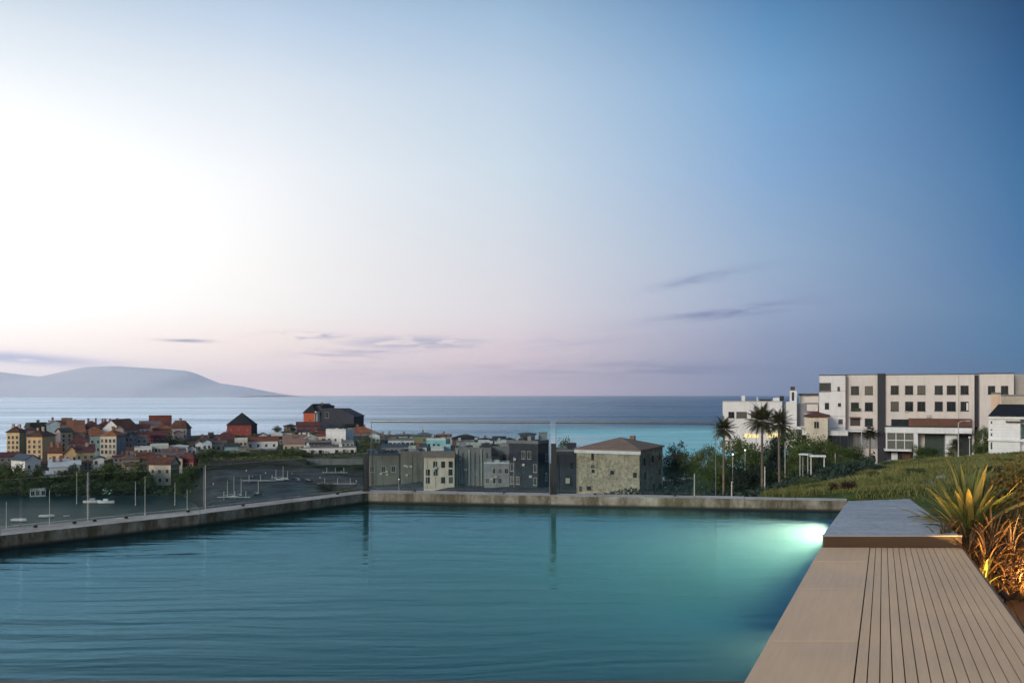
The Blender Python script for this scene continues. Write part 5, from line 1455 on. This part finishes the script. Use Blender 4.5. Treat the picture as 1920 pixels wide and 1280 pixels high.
def sailboat(label, px, py, yt, L, rot):
    z = None
    d = 262 if py > 930 else 285
    x = (px-HX)/F*d; z = max(zt(x, d), CAMZ+(HY-py)/F*d)
    root = thing('sailing_boat', label, 'sailing boat', (x, d, z+.2), rot, 'sailing boats laid up on the mudflat')
    hull(L, L*.3, L*.12).build('hull', hullm if int(px) in (437, 529) else hulld, root)
    mb = MB(); mb.box(-L*.1, L*.15, -L*.08, L*.08, L*.12, L*.18); mb.build('cabin', hullm, root)
    h = CAMZ+(HY-yt)/F*d-z-.2
    mb = MB(); mb.tube((L*.08,0,L*.1), (L*.08,0,h), .10, .07, 6); mb.build('mast', polep, root)
    mb = MB(); mb.tube((L*.06,0,L*.3), (-L*.42,0,L*.28), .06, .05, 6); mb.build('boom', polep, root)
for px, py, yt, L, lab in ((425,938,900,5,'sailing boat with a short mast left on the dark mudflat'), (437,938,893,6,'sailing boat with a taller mast beside the leftmost one'),
                           (451,935,896,5,'dark sailing boat behind the two left masts'), (483,938,902,5,'sailing boat alone at the middle of the mudflat'),
                           (516,915,880,6,'sailing boat with a mast below the dark bank'), (529,928,873,7,'sailing boat with the tallest mast on the mudflat'),
                           (538,925,882,6,'sailing boat beside the tallest mast'), (560,925,900,5,'sailing boat right of the lit globe lamp'), (579,928,902,5,'rightmost sailing boat on the mudflat')):
    sailboat(lab, px, py, yt, L*.55, R(rh.uniform(-40, 40)))
def pontoon(label, px0, px1, py, d):
    a, b_ = gpt(px0, d), gpt(px1, d); z = max(a.z, b_.z)+.25
    root = thing('pontoon', label, 'pontoon', ((a.x+b_.x)/2, d, z), 0, 'pale pontoons on the dark mudflat')
    L = b_.x-a.x
    mb = MB(); n = max(3, int(L/2.2))
    for k in range(n): mb.box(-L/2+L*k/n, -L/2+L*(k+.96)/n, -.6, .6, -.12, .1)
    mb.build('walkway', surf('pontoon_pale', (.34,.34,.34), .9, .25, .8), root)
    for k in range(n//2+1):
        mb = MB(); x = -L/2+L*(k+.5)/(n//2+1); mb.tube((x, .7, -1.2), (x, .7, 1.7), .09, .09, 7); mb.build('post', polep, root)
pontoon('pale pontoon at the left of the mudflat below the sailing masts', 408, 470, 938, 259)
pontoon('pale pontoon on the mudflat left of the corner post', 596, 668, 915, 278)
pontoon('short pale pontoon close to the grey harbour wall', 604, 652, 896, 300)
pontoon('pale pontoon beyond the dark sailing boat', 455, 520, 908, 284)
for px, yt, d, lab in ((400,905,286,'thin pole right of the tall pale pole on the mudflat'), (462,889,300,'thin pole below the dark quay wall'), (498,893,296,'thin pole between the sailing boats'), (600,893,290,'thin pole at the left end of the far pontoon'),
                       (640,884,304,'thin pole before the grey harbour wall'), (668,902,284,'thin pole just left of the corner post')):
    lamp_post(lab, px, yt, d, 'none', r=.12)
# harbour bank wall and quay
mb = MB()
a, b_ = gpt(395, 318), gpt(575, 322)
mb.prism([(a.x, a.y-1), (b_.x, b_.y-1), (b_.x, b_.y), (a.x, a.y)], 1, 9.6)
tag(mb.build('quay_wall', surf('quay_stone', (0.03,0.033,0.036), .95, .4, .4, .5, 3)), 'dark stone quay wall below the hedge on the mudflat', 'wall')
mb = MB()
a, b_ = gpt(575, 326), gpt(702, 330)
mb.prism([(a.x, a.y-1), (b_.x, b_.y-1), (b_.x, b_.y), (a.x, a.y)], 1, CAMZ-120/F*327)
tag(mb.build('harbour_wall', surf('harbour_wall_grey', (0.20,0.21,0.215), .95, .3, .3, .4, 3, stain=.6)), 'long grey harbour wall below the low white building', 'wall')
# canopy, car, white boxes on the slope
def canopy(label, px, py, d, w_, dep_, ph_):
    p = gpt(px, d); zt_ = P(px, py, d).z
    root = thing('canopy', label, 'canopy', p, ph_)
    h = zt_-p.z
    mb = MB(); mb.box(-w_/2, w_/2, -dep_/2, dep_/2, h-.15, h); mb.build('canopy_roof', metalw, root)
    for sx_ in (-1, 1):
        for sy in (-1, 1):
            mb = MB(); mb.tube((sx_*w_*.4, sy*dep_*.38, -.3), (sx_*w_*.4, sy*dep_*.38, h-.15), .06, .06, 6); mb.build('post', pole, root)
canopy('flat white canopy on posts above the dark slope', 1533, 853, 100, 1.8, 1.6, R(-18))
canopy('small white canopy leaning out of the trees left of the flat one', 1510, 850, 104, 1.2, 1.2, R(-40))
def car(label, px, d, rot, paint):
    p = gpt(px, d)
    root = thing('parked_car', label, 'car', (p.x, p.y, p.z+.05), rot, 'cars parked under the dark trees')
    prof = [(-2.1,.35),(-2.1,.85),(-1.6,.95),(-1.1,1.42),(.5,1.45),(1.1,1.0),(2.0,.85),(2.15,.6),(2.1,.35)]
    mb = MB(); n = len(prof)
    vs = [(x, -.82, z) for x, z in prof]+[(x, .82, z) for x, z in prof]
    mb.add(vs, [tuple(range(n)), tuple(range(2*n-1, n-1, -1))]+[(i, n+i, n+(i+1) % n, (i+1) % n) for i in range(n)]); mb.build('body', paint, root)
    mb = MB(); mb.add([(-1.45,-.825,1.0),(.95,-.825,1.0),(.45,-.825,1.38),(-1.05,-.825,1.38)], [(0,1,2,3)]); mb.add([(-1.45,.825,1.0),(.95,.825,1.0),(.45,.825,1.38),(-1.05,.825,1.38)], [(3,2,1,0)]); mb.build('side_window', PANE, root)
    for x in (-1.3, 1.35):
        for y in (-.83, .67):
            mb = MB(); mb.tube((x, y, .32), (x, y+.16, .32), .32, .32, 12); mb.build('wheel', dpost, root)
for px, d, r_, m_, lab in ((1256, 214, 10, hullm, 'white car parked under the trees right of the stone house'), (1281, 216, -8, hullm, 'white car parked second from the stone house'), (1294, 213, 15, surf('car_silver', (.45,.46,.48), .35, .08, 1), 'silver car parked beside two white cars')):
    car(lab, px, d, R(r_), m_)
for px, d, lab in ((1619, 33, 'small white stone lying on the grass slope'),):
    p = gpt(px, d); mb = MB()
    mb.prism([(-.18,-.1),(.17,-.12),(.2,.1),(-.15,.12)], -.05, [.10,.07,.08,.11]); o = mb.build('white_stone', surf('pale_stone', (.6,.58,.52), .9, .2, 5), None, (p.x, p.y, p.z+.06)); tag(o, lab, 'stone')
for px, d, s_, lab in ((1765, 22, .16, 'pale boulder in the grass behind the flax leaves'), (1742, 17.5, .15, 'pale boulder beside the far edge of the stone ledge'), (1755, 30, .2, 'grey boulder further up the slope behind the flax')):
    p = gpt(px, d); mb = MB(); mb.ball((0,0,0), s_, 12, 8, .45)
    mb.v = [(x*(1+.3*mnoise.noise(Vector((x*3+px, y*3, z*3)))), y*(1+.3*mnoise.noise(Vector((x*3, y*3+px, z*3)))), z) for x, y, z in mb.v]
    tag(mb.build('boulder', surf('boulder_grey', (.26,.26,.24), .95, .3, 4, .5, 20), None, (p.x, p.y, p.z+.05)), lab, 'boulder')
# path wall by the apartment foot
mb = MB(); a, b_ = gpt(1622, 108), gpt(1672, 120)
mb.prism([(a.x, a.y), (b_.x, b_.y), (b_.x, b_.y+.3), (a.x, a.y+.3)], [a.z-1, b_.z-1, b_.z-1, a.z-1], [a.z+.45, b_.z+.6, b_.z+.6, a.z+.45])
tag(mb.build('low_wall', surf('low_wall_grey', (.36,.37,.38), .9, .2, .6, stain=.3)), 'low pale grey wall at the foot of the apartment building', 'wall')
# ------------------------------------------------------------------ trees
rt = random.Random(21)
bark = surf('bark', (0.055,0.045,0.035), .95, .3, 2, .5, 12)
bark_p = surf('bark_palm', (0.15,0.13,0.105), .95, .3, 1.2, .5, 10)
G_dark = leaf_mat('foliage_dark', (0.018,0.034,0.012,1), (0.12,0.17,0.05,1), .2, .7)
G_mid = leaf_mat('foliage_mid', (0.022,0.046,0.012,1), (0.12,0.17,0.045,1), .25, .7)
G_blue = leaf_mat('foliage_blue', (0.010,0.022,0.018,1), (0.040,0.068,0.048,1), .2, .7)
def crown_mesh(name, seed, n=2600, clumps=34, ls=0.052, mat=None, flat=0.85):
    r = random.Random(seed); mb = MB(); cs = []
    for i in range(clumps):
        v = Vector((r.gauss(0,1), r.gauss(0,1), r.gauss(.15,1))).normalized()
        k = r.random()**.45*(.72+.38*mnoise.noise(v*1.7+Vector((seed*3.1,0,0))))
        cs.append((v*k, r.uniform(.16,.34)))
    for i in range(n):
        c, s_ = cs[r.randrange(clumps)]
        p = c+Vector((r.gauss(0,1), r.gauss(0,1), r.gauss(0,.75)))*s_*.55
        p.z *= flat
        q = Vector((r.gauss(0,1), r.gauss(0,1), r.gauss(.5,1))).normalized(); u = q.orthogonal().normalized(); w_ = q.cross(u)
        a = r.random()*6.28; u, w_ = u*math.cos(a)+w_*math.sin(a), w_*math.cos(a)-u*math.sin(a)
        l = ls*r.uniform(.55,1.4)
        mb.add([p-u*l, p-w_*l*.5+q*l*.15, p+u*l, p+w_*l*.5+q*l*.15], [(0,1,2,3)])
    return mb.mesh(name, mat)
def trunk_mesh(seed):
    r = random.Random(seed); mb = MB()
    mb.path([(0,0,-.25),(.02,.01,.25),(-.02,.03,.55),(.03,0,.95)], [.075,.06,.05,.03], 7)
    for i in range(7):
        a = r.random()*6.28; z = r.uniform(.3,.75); e = r.uniform(.35,.6)
        mb.path([(0,0,z),(math.cos(a)*e*.5,math.sin(a)*e*.5,z+.25),(math.cos(a)*e,math.sin(a)*e,z+.45)], [.032,.02,.007], 5)
    return mb.mesh('trunk', bark)
CR = [[crown_mesh('crown', s*10+k, mat=m) for k in range(3)] for s, m in enumerate((G_dark, G_mid, G_blue))]
CF = [crown_mesh('crown', 77+k, n=3800, clumps=46, ls=.040, mat=m) for k, m in enumerate((G_dark, G_mid, G_blue))]
TKm = [trunk_mesh(s) for s in (1, 2, 3)]
def tree(label, px, yt, wpx, d, kind=0, name='tree', cat='tree', group=None, ybase=None, near=False, low=.35):
    p = gpt(px, d); zb_ = max(p.z, 0.1)
    if ybase is not None: zb_ = P(px, ybase, d).z
    top = CAMZ+(HY-yt)/F*d; H = max(1.2, top-zb_); w_ = wpx/F*d
    root = thing(name, label, cat, (p.x, d, zb_), rt.random()*6.28, group)
    cz = zb_+H*low; rz = (top-zb_)*(1-low)/2
    me = CF[kind] if near else CR[kind][rt.randrange(3)]
    o = link('crown', me, root, (0,0,H*low+rz*.92)); o.scale = (w_/2*1.6, w_/2*1.6, rz*1.6)
    o = link('trunk', TKm[rt.randrange(3)], root); s_ = H*(low+.35); o.scale = (s_*.8, s_*.8, s_)
    return root
gs = 'dark trees along the harbour shore'
SH = [(2,868,44,300,0,'dark tree at the left border under the low red roof'), (22,872,40,296,1,'green tree before the blue slate roofed house'),
      (46,884,34,293,0,'dark tree under the white house with blue slate roof'), (72,872,24,298,1,'bright green tree between the white house and the shed'),
      (90,888,30,292,0,'dark tree before the sloping boat shed'), (112,886,26,294,0,'narrow dark tree before the white long shed'),
      (134,872,22,298,2,'conical dark tree at the right end of the white shed'), (150,882,34,293,0,'broad dark tree above the moored pair of boats'),
      (176,878,34,297,1,'green tree before the small white shore house'), (205,868,42,298,1,'large light green tree in the middle of the shore'),
      (232,876,36,294,0,'dark tree right of the large light green tree'), (258,869,38,296,0,'tall dark tree left of the cream shore house'),
      (276,888,26,290,0,'dark tree at the left foot of the cream shore house'), (338,884,26,296,1,'green tree at the right foot of the cream shore house'),
      (356,872,28,304,0,'dark tree below the red shore house'), (20,900,50,288,0,'low dark tree at the waterside near the left border'),
      (65,902,44,288,0,'low dark tree above the small white boat'), (120,902,50,287,0,'low dark spreading tree at the waterside by the shed'),
      (180,898,54,286,0,'low dark spreading tree above the right moored boat'), (232,900,46,287,0,'low dark tree at the waterside left of the cream house'),
      (345,905,26,290,0,'low dark tree by the short harbour pole')]
for px, yt, w_, d, k, lab in SH: tree(lab, px, yt, w_, d, k, group=gs, low=.18)
gt = 'trees among the old town houses'
for px, yt, w_, d, k, lab in ((318,818,22,395,2,'dark tree under the dark brown roof at the town end'), (334,822,22,398,0,'dark bush tree at the right end of the old town'),
      (389,846,30,352,1,'green tree at the left of the hedge'), (412,848,34,350,1,'bright green tree over the dark quay wall'), (436,852,30,350,0,'dark tree before the grey balcony house'),
      (462,848,30,352,1,'light green shrub tree before the olive cottage'), (484,852,26,352,1,'light green shrub tree before the garage'), (508,849,26,352,0,'brownish dark tree right of the garage'),
      (530,846,28,354,0,'dark tree above the quay wall before the pink roof'), (552,844,30,352,0,'dark tree left of the long low white building'), (572,852,18,350,0,'dark tree at the left end of the harbour wall'),
      (520,799,14,474,0,'small round dark tree on the point'), (487,812,22,466,0,'dark bush right of the red tower house'), (545,796,18,470,2,'dark bluish tree before the dark green hut'),
      (640,838,22,392,2,'grey green tree before the white blue house'), (688,816,26,380,0,'dark tree left of the corner post'), (703,828,20,372,0,'dark tree right of the corner post'),
      (618,800,22,455,2,'dark tree below the pale bay of the red and black house'), (654,793,20,462,2,'dark low tree below the black wing'), (345,826,14,392,0,'small dark tree between the town and the hedge')):
    tree(lab, px, yt-(5 if 340 < d < 360 else 0), w_*(1.45 if 340 < d < 360 else 1.1), d, k, group=gt, low=.2)
gr = 'trees on the dark slope below the buildings'
for px, yt, w_, d, k, lab in ((1062,824,40,180,1,'light green tree above the dark windowless house'), (1266,829,44,170,2,'round dark blue green tree right of the stone house'),
      (1300,842,36,165,0,'dark tree between the stone house and the thin palm'), (1328,836,44,150,1,'green tree behind the thin palm trunk'), (1345,848,40,140,1,'green tree at the foot of the thin palm'),
      (1384,820,62,150,1,'broad green tree under the lit windows'), (1412,832,52,142,0,'dark tree left of the tallest palm trunk'), (1446,820,46,146,2,'dark tree between the two tall palms'),
      (1480,806,56,148,1,'large green tree right of the tall palms'), (1506,826,46,142,0,'dark tree before the pavilion'), (1340,872,56,118,1,'green bush tree low on the slope by the thin palm'),
      (1265,868,50,170,0,'dark low tree before the parked cars'), (1400,868,64,120,2,'dark bluish tree below the globe lamps'), (1455,862,56,116,2,'dark tree mass under the tallest palm'),
      (1500,868,56,112,0,'dark tree right of the lamp post between palms'), (1540,862,44,110,2,'dark tree behind the flat canopy'), (1528,812,46,148,0,'dark tree hiding the foot of the cream hood roofed house'), (1556,826,34,146,1,'green tree before the left end of the pavilion'), (1578,838,40,118,1,'green tree at the pavilion corner'),
      (1600,832,38,120,0,'dark green tree before the apartment corner'), (1590,858,44,104,1,'green tree below the pavilion corner'),
      (1845,800,24,128,1,'green tree between the dark passage and the white house'), (1838,828,34,124,0,'dark tree left of the white house'), (1740,838,40,128,1,'leafy shrub tree before the apartment entrance'),
      (1725,832,22,130,0,'dark climbing shrub beside the white pillar'), (1788,836,22,124,1,'small tree before the white ground floor wall')):
    tree(lab, px, yt, w_, d, k, group=gr, low=.16, near=True)
for px, yt, w_, d, k, lab in ((384,868,34,322,0,'broad dark tree at the left end of the quay wall'), (402,876,30,312,0,'dark tree on the mudflat edge by the tall pale pole'), (430,877,34,312,2,'dark bush tree below the quay wall on the left'), (470,880,36,312,0,'dark bush tree below the middle of the quay wall'),
      (505,878,34,314,0,'dark bush tree below the right part of the quay wall'), (545,872,36,318,2,'dark tree at the right end of the quay wall'), (590,872,30,318,0,'dark tree below the left end of the harbour wall'), (632,874,26,316,0,'dark bush tree before the middle of the harbour wall'),
      (676,872,26,316,0,'dark bush tree beside the small white hut on the wall'), (612,905,34,268,2,'low dark scrub tree among the pontoons'), (652,912,40,262,0,'low dark scrub tree left of the corner post')):
    tree(lab, px, yt, w_, d, k, group='dark scrub trees round the mudflat', low=.1)
# palms
frond_m = leaf_mat('palm_frond', (0.022,0.026,0.014,1), (0.085,0.085,0.045,1), .2, 1.2)
def palm_crown(seed, n=46):
    r = random.Random(seed); mb = MB()
    for i in range(n):
        a = i*2.399+r.uniform(-.2,.2); f = i/n
        e = R(84)-f*R(128)+r.uniform(-.1,.1); L = r.uniform(.85,1.1); p = Vector((0,0,0)); m_ = 12; prev = None
        for j in range(m_+1):
            g = j/m_
            dv = Vector((math.cos(a)*math.cos(e), math.sin(a)*math.cos(e), math.sin(e)))
            sd = Vector((-math.sin(a), math.cos(a), 0)); up = dv.cross(sd)
            if prev is not None and j >= 2:
                ll = .27*math.sin(min(1, g*1.25+.12)*math.pi)**.6*(1-.35*g)
                for s_ in (-1, 1):
                    for q_ in (0, .5):
                        o_ = p-dv*L/m_*q_
                        tip = o_+sd*s_*ll*.8+dv*ll*.55-Vector((0,0,1))*ll*.30
                        mb.add([o_-dv*.021, o_+dv*.021, tip], [(0,1,2)])
            if prev is not None: mb.add([prev-sd*.008, prev+sd*.008, p+sd*.006, p-sd*.006], [(0,1,2,3)])
            prev = p.copy(); p = p+dv*(L/m_); e -= R(92)/m_*(.25+1.2*g)
    return mb.mesh('crown', frond_m)
PC = [palm_crown(s) for s in (4, 5, 6)]
def palm(label, px, ytop, d, wpx, k, r=.16):
    p = gpt(px, d); w_ = wpx/F*d/2; zc = CAMZ+(HY-ytop)/F*d-w_*.75
    root = thing('palm_tree', label, 'palm tree', (p.x, d, p.z), rt.random()*6, 'tall palms before the white annex')
    H = zc-p.z
    mb = MB(); n = 9
    mb.path([(math.sin(i*.5+k)*.05*i/n, math.cos(i*.4)*.05*i/n, -.4+(H+.4)*i/n) for i in range(n+1)], [r*(1.25-.45*i/n) for i in range(n+1)], 8)
    mb.ball((0,0,H-.1), r*1.5, 8, 6, 1.6)
    mb.build('trunk', bark_p, root)
    o = link('crown', PC[k % 3], root, (0,0,H)); o.scale = (w_*2.0, w_*2.0, w_*1.9)
palm('thin palm at the left end of the white annex', 1357, 789, 104, 40, 0, .13)
palm('tallest broad palm in front of the white annex windows', 1429, 769, 114, 54, 1, .17)
palm('slender palm right of the tallest one with a pale trunk', 1461, 777, 102, 46, 2, .13)
palm('short palm before the apartment building corner', 1631, 803, 122, 26, 1, .12)
palm('little palm before the white ground floor wall of the apartments', 1792, 826, 112, 24, 2, .11)

# ------------------------------------------------------------------ grass and undergrowth
gb = leaf_mat('grass_blade', (0.045,0.082,0.018,1), (0.25,0.235,0.085,1), .25, .28)
rg = random.Random(5)
mb = MB()
cnt = 0
while cnt < 110000:
    px = rg.uniform(1405, 2150); d = 12.5*math.exp(rg.random()*math.log(115/12.5))
    x = (px-HX)/F*d
    if px < 1600 and d > 75: continue
    if d < 14.9 and px < 1600: continue
    if d < 14.3 and px > 1720: continue
    den = .5+.5*mnoise.noise(Vector((x*.3, d*.22, 9)))
    if rg.random() > (den-.12)*1.8: continue
    z = zt(x, d); h = rg.uniform(.05,.17)*(1+.9*max(0, mnoise.noise(Vector((x*.2, d*.2, 2)))))*(1 if d < 40 else 1.6); w_ = .005+.0003*d
    if 1560 < px < 1760 and d < 17: h *= .55
    a = rg.random()*6.28; l = rg.uniform(-.5,.5)*h; m_ = rg.uniform(-.4,.4)*h
    ux, uy = math.cos(a)*w_, math.sin(a)*w_
    mb.add([(x-ux, d-uy, z-.03), (x+ux, d+uy, z-.03), (x+l*.35+ux*.7, d+m_*.35+uy*.7, z+h*.6), (x+l, d+m_, z+h)], [(0,1,2,3)])
    cnt += 1
tag(mb.build('grass', gb), 'rough green and ochre grass covering the right hand slope', 'grass', kind='stuff')
tn = [('dark russet bush at the edge of the far coping', 1592, 15.6, 912, 44, 0), ('low russet bush left of the dark one by the coping', 1562, 15.6, 921, 26, 0), ('tall grass bush beyond the stone ledge', 1668, 20, 890, 30, 1),
      ('green bush on the slope behind the flax', 1800, 34, 866, 50, 1), ('dark green bush at the right of the slope', 1890, 30, 862, 70, 0), ('green bush at the foot of the white house', 1908, 60, 846, 44, 1),
      ('ochre bush on the slope before the white pillar', 1728, 70, 850, 44, 1), ('dark bush along the dark edge of the slope', 1520, 46, 884, 60, 0), ('green bush at the tip of the grass slope', 1450, 30, 911, 44, 1),
      ('dark green bush on the middle of the slope', 1690, 40, 872, 60, 0), ('dark rough bush left of the white stone on the slope', 1585, 36, 893, 46, 0), ('ochre green bush in the middle of the slope above the ledge', 1640, 27, 893, 40, 1),
      ('dark bush high on the slope below the glazed bay', 1672, 62, 862, 52, 0), ('dark rough bush beside the pale boulders', 1715, 26, 884, 54, 0), ('dark green bush behind the right flax leaves', 1860, 24, 872, 60, 2),
      ('low dark bush on the slope below the white door', 1650, 54, 868, 50, 2), ('green bush at the left part of the slope', 1495, 36, 902, 40, 1), ('dark low bush halfway along the coping on the slope', 1530, 24, 912, 44, 0)]
russet = crown_mesh('crown', 301, n=2600, clumps=40, ls=.05, mat=leaf_mat('russet_leaf', (0.028,0.016,0.012,1), (0.085,0.05,0.03,1), .2, 4))
for lab, px, d, yt, w_, k in tn:
    p = gpt(px, d); top = CAMZ+(HY-yt)/F*d; H = max(.25, top-p.z); wd = w_/F*d
    root = thing('bush', lab, 'bush', p, rt.random()*6, 'bushes on the grass slope')
    me = russet if 'russet' in lab else CF[k]
    o = link('foliage', me, root, (0,0,H*.42)); o.scale = (wd/2, wd/2, H*.62)
    mb = MB(); mb.path([(0,0,-.1),(.03*wd,0,H*.35),(.1*wd,.02,H*.7)], [.03,.02,.008], 5); mb.build('stem', bark, root)
def scrub(name, label, regions, n, ls, mat, seed):
    r = random.Random(seed); mb = MB(); c = 0
    while c < n:
        px0, px1, d0, d1, hh = regions[r.randrange(len(regions))]
        px = r.uniform(px0, px1); d = r.uniform(d0, d1); x = (px-HX)/F*d
        k = mnoise.noise(Vector((x*.12, d*.12, seed)))
        if k < -.18: continue
        z = zt(x, d); h = hh*(.4+k+.4)*.7
        q = Vector((r.gauss(0,1), r.gauss(0,1), r.gauss(.4,1))).normalized(); u = q.orthogonal().normalized(); w_ = q.cross(u)
        p = Vector((x, d, z+h*r.random()**.7)); l = ls*r.uniform(.5,1.4)
        mb.add([p-u*l, p-w_*l*.55, p+u*l, p+w_*l*.55], [(0,1,2,3)]); c += 1
    tag(mb.build(name, mat), label, 'undergrowth', kind='stuff')
scrub('undergrowth', 'dark green undergrowth between the houses and along the harbour shore', [(-40,370,286,330,1.3),(-20,360,330,420,2.2),(370,580,322,352,2.6),(400,720,350,470,2.0),(575,700,330,350,1.2)], 26000, .42, G_dark, 4)
scrub('undergrowth', 'dark bluish undergrowth on the slope below the palms', [(1235,1440,60,200,2.2),(1240,1640,90,150,2.4),(1390,1600,45,100,1.4),(1045,1250,100,170,1.6)], 26000, .26, G_blue, 9)
